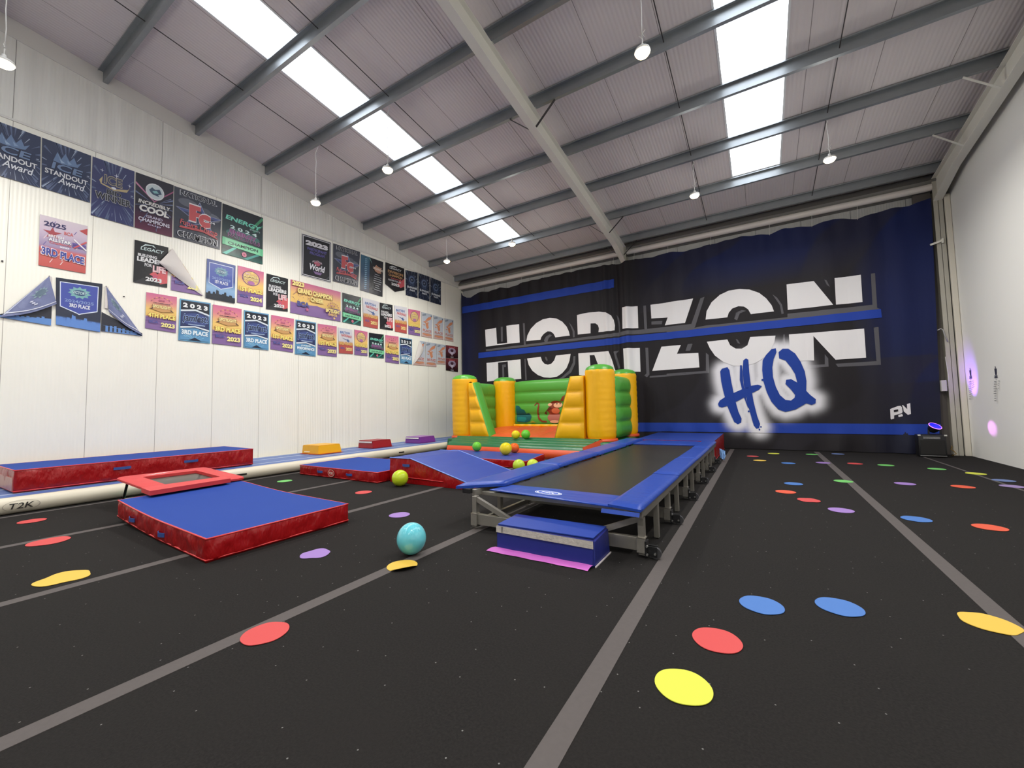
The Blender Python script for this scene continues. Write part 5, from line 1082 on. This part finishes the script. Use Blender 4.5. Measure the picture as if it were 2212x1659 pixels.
def t_orange(p, place='PLACE'):
    p.grad([(0,(196,150,138)),(.2,(186,188,198)),(1,(172,182,196))]); p.poly([(.02,.9),(.4,.98),(.42,.9),(.1,.84)], (126,138,152)); p.poly([(.82,.92),(.95,.96),(.93,.88)], (60,90,120))
    for a in ([(.3,.66),(.6,.84),(.92,.90),(.86,.78),(.62,.70),(.4,.68)], [(.14,.62),(.5,.68),(.7,.60),(.4,.56)], [(.35,.56),(.6,.58),(.66,.40),(.5,.34),(.40,.46)], [(.12,.50),(.3,.52),(.28,.46)], [(.08,.10),(.5,.06),(.92,.10),(.9,.14),(.1,.14)]): p.poly(a, (202,118,62))
    p.poly([(.34,.62),(.56,.64),(.5,.60)], (215,205,200)); p.text(place, .12,.22,.90,.32,(198,104,72), bold=.04); p.rect(.2,.16,.85,.18,(205,160,140)); p.poly([(0,0),(.05,0),(.05,1),(0,1)], (205,200,200))
def t_red(p):
    p.grad([(0,(30,12,18)),(.3,(64,14,22)),(1,(120,20,32))]); p.ell(.5,.58,.30,.26,(190,170,195)); p.star(.5,.58,.34,.30,(150,130,160),9,.6); p.poly([(.34,.52),(.66,.52),(.5,.18)], (205,190,210)); p.ell(.5,.60,.12,.12,(70,30,50)); p.text('REALM', .26,.80,.74,.92,(196,60,70), bold=.06); p.text('2023', .38,.05,.62,.12,(215,205,210), bold=.06)
def t_grand(p):
    p.grad([(0,(120,84,148)),(.30,(130,90,156)),(.36,(224,180,62)),(.62,(228,178,70)),(.86,(205,104,120)),(1,(190,66,126))]); p.poly([(0,.34),(.2,.30),(.5,.36),(.75,.28),(.9,.40),(1,.36),(1,.2),(.5,.28),(0,.2)], (126,86,152)); rn = random.Random(8)
    for k in range(26): p.star(rn.uniform(.02,.35), rn.uniform(.42,.66), .012, .022, (120,60,110), layer_ if False else 5) if False else p.star(rn.uniform(.02,.35), rn.uniform(.42,.66), .009, .016, (124,64,112))
    p.text('2023', .02,.84,.24,.98,(238,224,120), bold=.08, out=(170,100,60)); p.text('GRAND CHAMPION', .12,.64,.80,.80,(238,216,110), bold=.08, out=(160,110,50)); p.text('CHEER', .36,.46,.62,.60,(238,216,110), bold=.08, out=(160,110,50)); p.text('BCA', .11,.24,.34,.40,(60,66,140), bold=.10); p.star(.30,.18,.04,.07,(190,70,120))
    for k in range(9): a = R(18*k+10); p.star(.82+.13*math.cos(a), .34+.22*math.sin(a), .018, .03, (150,64,96))
    p.text('BCA', .76,.42,.86,.49,(150,70,110), bold=.05); p.rect(.72,.36,.92,.38,(80,50,90)); p.text('SPOTLIGHT', .66,.22,.96,.34,(236,216,110), bold=.09, out=(150,80,70)); p.text('EVENTS', .72,.12,.90,.20,(236,190,70), bold=.05); p.star(.84,.06,.03,.05,(236,190,60))
def t_part(p):
    p.poly([(0,0),(1,0),(1,1),(0,1)], (212,212,216)); p.rect(.015,.012,.985,.988,(26,24,30)); p.rect(.035,.03,.965,.97,(214,214,218)); p.rect(.055,.045,.945,.955,(22,20,26)); p.text('2023', .12,.76,.88,.88,(214,212,218), bold=.12); p.text('PARTICIPANT', .18,.65,.84,.72,(76,64,150), bold=.07); p.text('PROGRAM', .26,.56,.76,.63,(76,64,150), bold=.07)
    p.poly([(.4,.38),(.5,.44),(.62,.38),(.58,.32),(.44,.32)], (178,60,90)); p.text('ALLSTAR', .34,.37,.68,.42,(205,180,195), bold=.03, arc=.03); p.text('World', .24,.19,.76,.34,(222,220,226), bold=.06, shear=.2, out=(40,34,50)); p.poly([(.38,.17),(.68,.17),(.62,.11),(.44,.11)], (130,96,150)); p.poly([(.80,.05),(.94,.10),(.94,.16)], (60,60,66))
def t_teal(p):
    p.poly([(0,0),(1,0),(1,1),(0,1)], (22,24,32)); p.grad([(0,(24,40,70)),(.5,(26,72,108)),(1,(36,96,122))], 0, .38); p.poly([(.36,.98),(.5,.82),(.40,.98)], (110,170,160)); rn = random.Random(2)
    for k in range(16):
        v = .06+k*.055; p.poly([(.14+.06*rn.random(), v),(.28, v+.03+.02*rn.random()),(.24, v+.045),(.16, v+.03)], (110,160,190))
    p.poly([(.56,.74),(.66,.84),(.78,.80),(.92,.80),(.86,.70),(.90,.64),(.74,.62),(.60,.66)], (176,124,92)); p.text('LEGENDS', .52,.70,.96,.76,(215,200,185), bold=.05, rise=-.02)
    for k, (a, b_) in enumerate(((.60,.82),(.56,.90),(.56,.88),(.54,.92),(.56,.88),(.62,.80),(.62,.82),(.56,.88))): p.rect(a, .56-k*.062, b_, .575-k*.062, (170,172,180))
def t_div(p):
    p.poly([(0,.20),(.5,0),(1,.16),(1,1),(0,1)], (26,25,28)); p.poly([(.6,.30),(.78,.20),(1,.30),(1,.62),(.84,.48),(.78,.54)], (190,40,54)); p.text('LEGACY', .22,.82,.84,.90,(205,210,210), bold=.04, shear=.2); p.poly([(.18,.86),(.34,.95),(.6,.94),(.5,.92),(.34,.91)], (200,205,205)); p.text('DIVISION', .12,.66,.92,.76,(178,130,70), bold=.07); p.text('CHAMPION', .16,.54,.88,.63,(178,130,70), bold=.07); p.text('BUILDING', .28,.46,.76,.50,(190,60,70), bold=.05); p.text('LEADERS FOR LIFE', .14,.37,.80,.43,(200,200,204), bold=.05); p.text('2023', .30,.22,.72,.32,(212,212,212), bold=.08)
def t_navy(p, w1='SUMMIT', w2='Bid'):
    p.poly([(0,0),(1,0),(1,1),(0,1)], (24,34,58)); p.rays(.5,.5,.34,.66,30,.03,(130,146,168),7); p.ell(.5,.62,.34,.24,(36,52,84)); p.ell(.5,.66,.24,.15,(84,106,140)); p.ell(.52,.66,.15,.09,(26,36,62)); p.star(.5,.66,.10,.06,(140,160,185),4,.3); p.text('ICE', .34,.44,.66,.52,(70,92,126), bold=.04)
    p.text(w1, .10,.31,.92,.39,(206,212,220), bold=.07); p.text(w2, .30,.21,.72,.30,(206,212,220), bold=.05, shear=.2)
PD = {
 'ice2': (lambda p: t_ice(p), 'dark blue poster reading ICE STANDOUT, complete, second from left edge'),
 'bid': (lambda p: t_ice(p, 'bid'), 'dark blue poster reading BID WINNER'), 'cool': (t_cool, 'dark purple poster reading INCREDIBLY COOL'),
 'nat1': (t_nat, 'larger grey NATIONAL CHAMPION poster with red letters FC, beside the green one'), 'en1': (lambda p: t_energy(p), 'large dark green ENERGY 2024 poster reading CHAMPION'),
 'p2025': (t_allstar, 'red and lilac poster reading 2025 and 3RD PLACE'), 'leg1': (t_legacy, 'black BUILDING LEADERS poster beside the folded white corner'),
 'shield1': (lambda p: t_shield(p), 'blue shield poster with dark skyline reading 1ST PLACE'), 'sum1': (lambda p: t_spot(p, '1ST PLACE', '2024', True), 'pink and yellow poster reading 1ST PLACE 2024'),
 'leg2': (t_legacy, 'black BUILDING LEADERS poster left of the wide GRAND CHAMPION banner'), 'third': (lambda p: t_shield(p, '2024/2025', '3RD PLACE', False), 'blue 3RD PLACE shield banner between two folded triangles'),
 'sp4': (lambda p: t_spot(p, '4TH PLACE', '2023'), 'pink and yellow poster reading 4TH PLACE 2023'), 'jam1': (lambda p: t_jam(p, '3RD PLACE'), 'blue 2023 poster between 4TH PLACE and 3RD PLACE yellow posters'),
 'sp3': (lambda p: t_spot(p, '3RD PLACE', '2023'), 'pink and yellow poster reading 3RD PLACE 2023'), 'jam2': (lambda p: t_jam(p, '3RD PLACE'), 'blue 2023 poster just right of the yellow 3RD PLACE 2023 poster'),
 'sp1a': (lambda p: t_spot(p, '1ST PLACE', '2023'), 'yellow 1ST PLACE 2023 poster left of blue PERFORMANCE poster'), 'jam3': (lambda p: t_jam(p, 'JUNIOR'), 'blue 2023 poster reading JUNIOR PERFORMANCE'),
 'sp1b': (lambda p: t_spot(p, '1ST PLACE', '2023'), 'yellow 1ST PLACE 2023 poster right of blue PERFORMANCE poster'), 'br3': (lambda p: t_brit(p, '3RD PLACE'), 'white and red BRITISH 2021 poster in the bottom row'),
 'sum4': (lambda p: t_spot(p, '4TH PLACE', '2021', True), 'yellow 2021 poster with round logo in the bottom row'), 'en3': (lambda p: t_energy(p, '2ND PLACE'), 'small dark green ENERGY poster in the bottom row'),
 'sp2': (lambda p: t_spot(p, '2ND PLACE', '2023'), 'pink and yellow poster reading 2ND PLACE 2023'), 'jam4': (lambda p: t_jam(p, '3RD PLACE'), 'blue 2023 poster furthest right, beside the half folded one'),
 'or5': (lambda p: t_orange(p, '2ND PLACE'), 'grey and orange poster right of the half folded one'), 'or6': (lambda p: t_orange(p, '3RD PLACE'), 'short grey and orange poster touching the two red squares'),
 'rd1': (t_red, 'upper of two small dark red square posters'), 'rd2': (t_red, 'lower of two small dark red square posters'),
 'grand': (t_grand, 'wide yellow and purple banner reading GRAND CHAMPION CHEER'), 'en2': (lambda p: t_energy(p, '3RD PLACE'), 'dark green ENERGY poster reading 3RD PLACE right of wide banner'),
 'br1': (lambda p: t_brit(p, '1ST PLACE'), 'white and red BRITISH poster reading 1ST PLACE 2021'), 'leg3': (t_legacy, 'black BUILDING LEADERS poster between two white and red posters'),
 'br2': (lambda p: t_brit(p, '2ND PLACE'), 'white and red BRITISH poster reading 2ND PLACE 2021'), 'sum2': (lambda p: t_spot(p, '2ND PLACE', '2021', True), 'yellow poster reading 2ND PLACE 2021 in the middle row'),
 'or1': (lambda p: t_orange(p), 'leftmost of three grey and orange posters in the middle row'), 'or2': (lambda p: t_orange(p), 'middle one of three grey and orange posters in the middle row'), 'or3': (lambda p: t_orange(p), 'rightmost of three grey and orange posters in the middle row'),
 'part': (t_part, 'black poster with white border reading 2023 PARTICIPANT PROGRAM'), 'nat2': (t_nat, 'smaller looking grey NATIONAL CHAMPION poster right of the 2023 PARTICIPANT one'), 'teal': (t_teal, 'black and teal poster with list of lines, top row'),
 'div': (t_div, 'black pointed pennant reading DIVISION CHAMPION 2023'), 'nv1': (lambda p: t_navy(p, 'SUPREME', 'Award'), 'leftmost of three navy posters at end of the top row'), 'nv2': (lambda p: t_navy(p, 'SUPREME', 'Award'), 'middle one of three navy posters at end of the top row'), 'nv3': (lambda p: t_navy(p, 'SUPREME', 'Champion'), 'rightmost of three navy posters at end of the top row')}
PQ['ice1'] = [(.955,5.844),(1.53,5.842),(1.545,4.99),(.96,4.99)]
PD['ice1'] = (lambda p: t_ice(p), 'dark blue poster reading ICE STANDOUT cut by left picture edge')
def subdivide(o, q, n=0):
    return o
for i, (k, (fn, lab)) in enumerate(PD.items()):
    q = PQ[k]; wf = wall_fn(q, .006, i); p = Print(wf); fn(p)
    nm = 'wall_banner' if k in ('grand', 'third') else ('pennant' if k == 'div' else 'wall_poster')
    # cloth edge, so the sheet has thickness
    out = [(0,0),(1,0),(1,1),(0,1)] if k != 'div' else [(0,.20),(.5,0),(1,.16),(1,1),(0,1)]
    for a, b_ in zip(out, out[1:]+out[:1]):
        A1, B1 = wf(a[0], a[1], 1), wf(b_[0], b_[1], 1); bi = len(p.v); p.v += [A1, B1, (PX+.004, B1[1], B1[2]), (PX+.004, A1[1], A1[2])]; p.f.append((bi, bi+1, bi+2, bi+3)); p.c.append([rgb((150,150,150))]*4)
    o = p.build(nm, M_post); tag(o, lab, 'banner' if nm == 'wall_banner' else ('pennant' if nm == 'pennant' else 'poster'), 'award posters and pennants on the side wall')
# folded ones -----------------------------------------------------------
def off_fn(f, s=.012): return f
# poster with its corner folded down, white back showing
q = PQ['fold1']; wf = wall_fn(q, .004, 77)
t = thing('folded_poster', 'poster folded over, showing a white triangle, beside the black one', 'poster', (0,0,0), 0, 'award posters and pennants on the side wall')
p = Print(wf); t_spot(p, '1ST PLACE', '2024')
# keep only what lies under the fold line (top left corner to lower right corner)
def clip_print(p, keep, fnn):
    vf = []; cf = []
    for f, c in zip(p.f, p.c):
        m_ = [sum(p.v[i][1] for i in f)/len(f), sum(p.v[i][2] for i in f)/len(f)]
        if keep(*m_): vf.append(f); cf.append(c)
    p.f, p.c = vf, cf
def mesh_clip(o, co, no):
    bm = bmesh.new(); bm.from_mesh(o.data); bmesh.ops.bisect_plane(bm, geom=bm.verts[:]+bm.edges[:]+bm.faces[:], plane_co=co, plane_no=no, clear_outer=True); bm.to_mesh(o.data); bm.free()
o = p.build('sheet', M_post, t)
TLc, BRc = q[0], q[2]; nrm = (0, -(BRc[1]-TLc[1]), (BRc[0]-TLc[0]))
mesh_clip(o, (0, TLc[0]+.0, TLc[1]), nrm)
M_cloth = mat('cloth_back_white', (206,200,196), .75, bump=(5, .4, .03))
bm = B(); tip = (3.10, 4.19)
def flap(u, v):
    a = Vector((0, TLc[0], TLc[1])); b_ = Vector((0, BRc[0]+.01, BRc[1]-.01)); c_ = Vector((0, *tip)); p_ = (a*(1-u)+b_*u)*(1-v)+c_*v
    return (PX+.022+.05*math.sin(math.pi*v)**.7*math.sin(math.pi*min(1,u*.9+.1))+.03*v, p_.y+.03*math.sin(math.pi*v)*math.sin(math.pi*u)*1, p_.z-.03*math.sin(math.pi*v)*u)
grid(bm, flap, 24, 16); obj('folded_corner', bm, M_cloth, t, True)
# half folded grey and orange poster
q = PQ['orf']; q = [(9.94,3.585),(10.517,3.595),(10.507,2.742),(9.935,2.732)]; wf = wall_fn(q, .004, 55)
t = thing('folded_poster', 'grey and orange poster with its left part folded back white', 'poster', (0,0,0), 0, 'award posters and pennants on the side wall')
p = Print(wf); t_orange(p); o = p.build('sheet', M_post, t); nrm = (0, -(3.585-2.732), (10.27-9.935)); mesh_clip(o, (0, 9.935, 2.732), nrm)
bm = B(); a0, b0, c0 = (9.94,2.735), (10.24,3.58), (10.44,3.28)
grid(bm, lambda u, v: (PX+.02+.035*math.sin(math.pi*v), (a0[0]*(1-u)+b0[0]*u)*(1-v)+c0[0]*v, (a0[1]*(1-u)+b0[1]*u)*(1-v)+c0[1]*v), 10, 8); obj('folded_corner', bm, M_cloth, t, True)
# triangle shaped folded banners left and right of the shield banner
M_fold = mat('folded_print', (104,112,150), .5, bump=(6,.5,.04), var=(4,.15))
def tri(label, A_, Bq, Cq, low, flip):
    """A_ top pin, Bq far low tip, Cq inner low corner; low = printed strip under the flap"""
    t = thing('folded_banner', label, 'banner', (0,0,0), 0, 'award posters and pennants on the side wall')
    y0_, y1_ = min(Bq[0], Cq[0]), max(Bq[0], Cq[0]); wf_ = wall_fn([(y0_, A_[1]), (y1_, A_[1]), (y1_, Cq[1]), (y0_, Bq[1])], .003, 3)
    p = Print(wf_); n = 30
    U = lambda y: (y-y0_)/(y1_-y0_)
    ia, ic, ib = U(A_[0]), U(Cq[0]), U(Bq[0])
    base = [(ib, 0.0), (ic, 0.0), (ic, .42), (ib, .06)] if ib < ic else [(ic, 0.0), (ib, 0.0), (ib, .06), (ic, .42)]
    p.poly(base, (44,46,58)); p.poly([(min(ib,ic), 0), (max(ib,ic), 0), (ic, .14), (ib, .04)] if True else base, (58,122,196)); 
    for kx in range(8):
        uu = min(ib,ic)+(.1+.1*kx)*abs(ic-ib); hgt = .08+.05*((kx*37) % 5)/5; tt = 1-abs(uu-ic)/abs(ib-ic); p.poly([(uu,0),(uu+.06,0),(uu+.06,hgt*tt+.06),(uu,hgt*tt+.06)], (58,122,196), layer=p.l)
    p.build('sheet', M_post, t)
    bm = B(); mid = (Cq[0]+(.05 if flip else .09), Cq[1]+.37)
    def F(u, v):
        a = Vector(A_); b_ = Vector(Bq); c_ = Vector(mid); pp_ = (a*(1-u)+b_*u)*(1-v)+(a*(1-u)+c_*u)*v if False else a*(1-u)+(b_*(1-v)+c_*v)*u
        return (PX+.02+.05*math.sin(math.pi*v)*u+.012*math.sin(v*9)*u, pp_.x, pp_.y-.05*math.sin(math.pi*v)*u)
    grid(bm, F, 24, 20); f = obj('folded_corner', bm, M_fold, t, True)
    pf = Print(lambda u, v, l: (lambda q_: (q_[0]+.001*l+.003, q_[1], q_[2]))(F(u, v)))
    for k in range(12):
        pf.poly([(.10+.85*k/12, .015), (.10+.85*(k+1)/12, .015), (.10+.85*(k+1)/12, .045), (.10+.85*k/12, .045)], (185,190,215), layer=1)
    pf.l = 2; pf.star(.46, .52, .17, .32, (120,150,160), 9, .6); pf.l += 1; pf.ell(.46, .52, .10, .20, (80,104,124)); 
    for k in range(12): pf.poly([(.90, k/12), (.90, (k+1)/12), (.925, (k+1)/12), (.925, k/12)], (205,208,222), layer=7)
    pf.l = 8
    for k in range(3): pf.poly([(.66+.05*k, .34+.08*k), (.70+.05*k, .34+.08*k), (.70+.05*k, .42+.08*k), (.66+.05*k, .42+.08*k)], (190,195,215), layer=8)
    pf.build('printed_shield', M_post, t)
    bm = B(); box(bm, PX+.004, PX+.02, A_[0]-.01, A_[0]+.03, A_[1]-.40, A_[1], .003); obj('fold_edge', bm, M_cloth, t)
    bm = B(); tube(bm, [(PX, A_[0], A_[1]), (PX+.03, A_[0], A_[1])], .006, 8); obj('pin', bm, M_dark, t)
tri('banner folded to a triangle left of the 3RD PLACE shield', (1.69, 3.55), (1.20, 2.78), (1.735, 2.735), 0, True)
tri('banner folded to a triangle right of the 3RD PLACE shield', (2.375, 3.55), (2.895, 2.735), (2.33, 2.725), 0, False)
# two small marks on the bare wall
for y, z in ((1.20, 3.66), (2.62, 3.42)):
    bm = B(); tube(bm, [(XL, y, z), (XL+.02, y, z)], .012, 10); o = obj('wall_hook', bm, M_dark); tag(o, 'small dark screw head in the cream wall %s' % ('near left picture edge' if y < 2 else 'above the yellow 4TH PLACE poster'), 'screw')
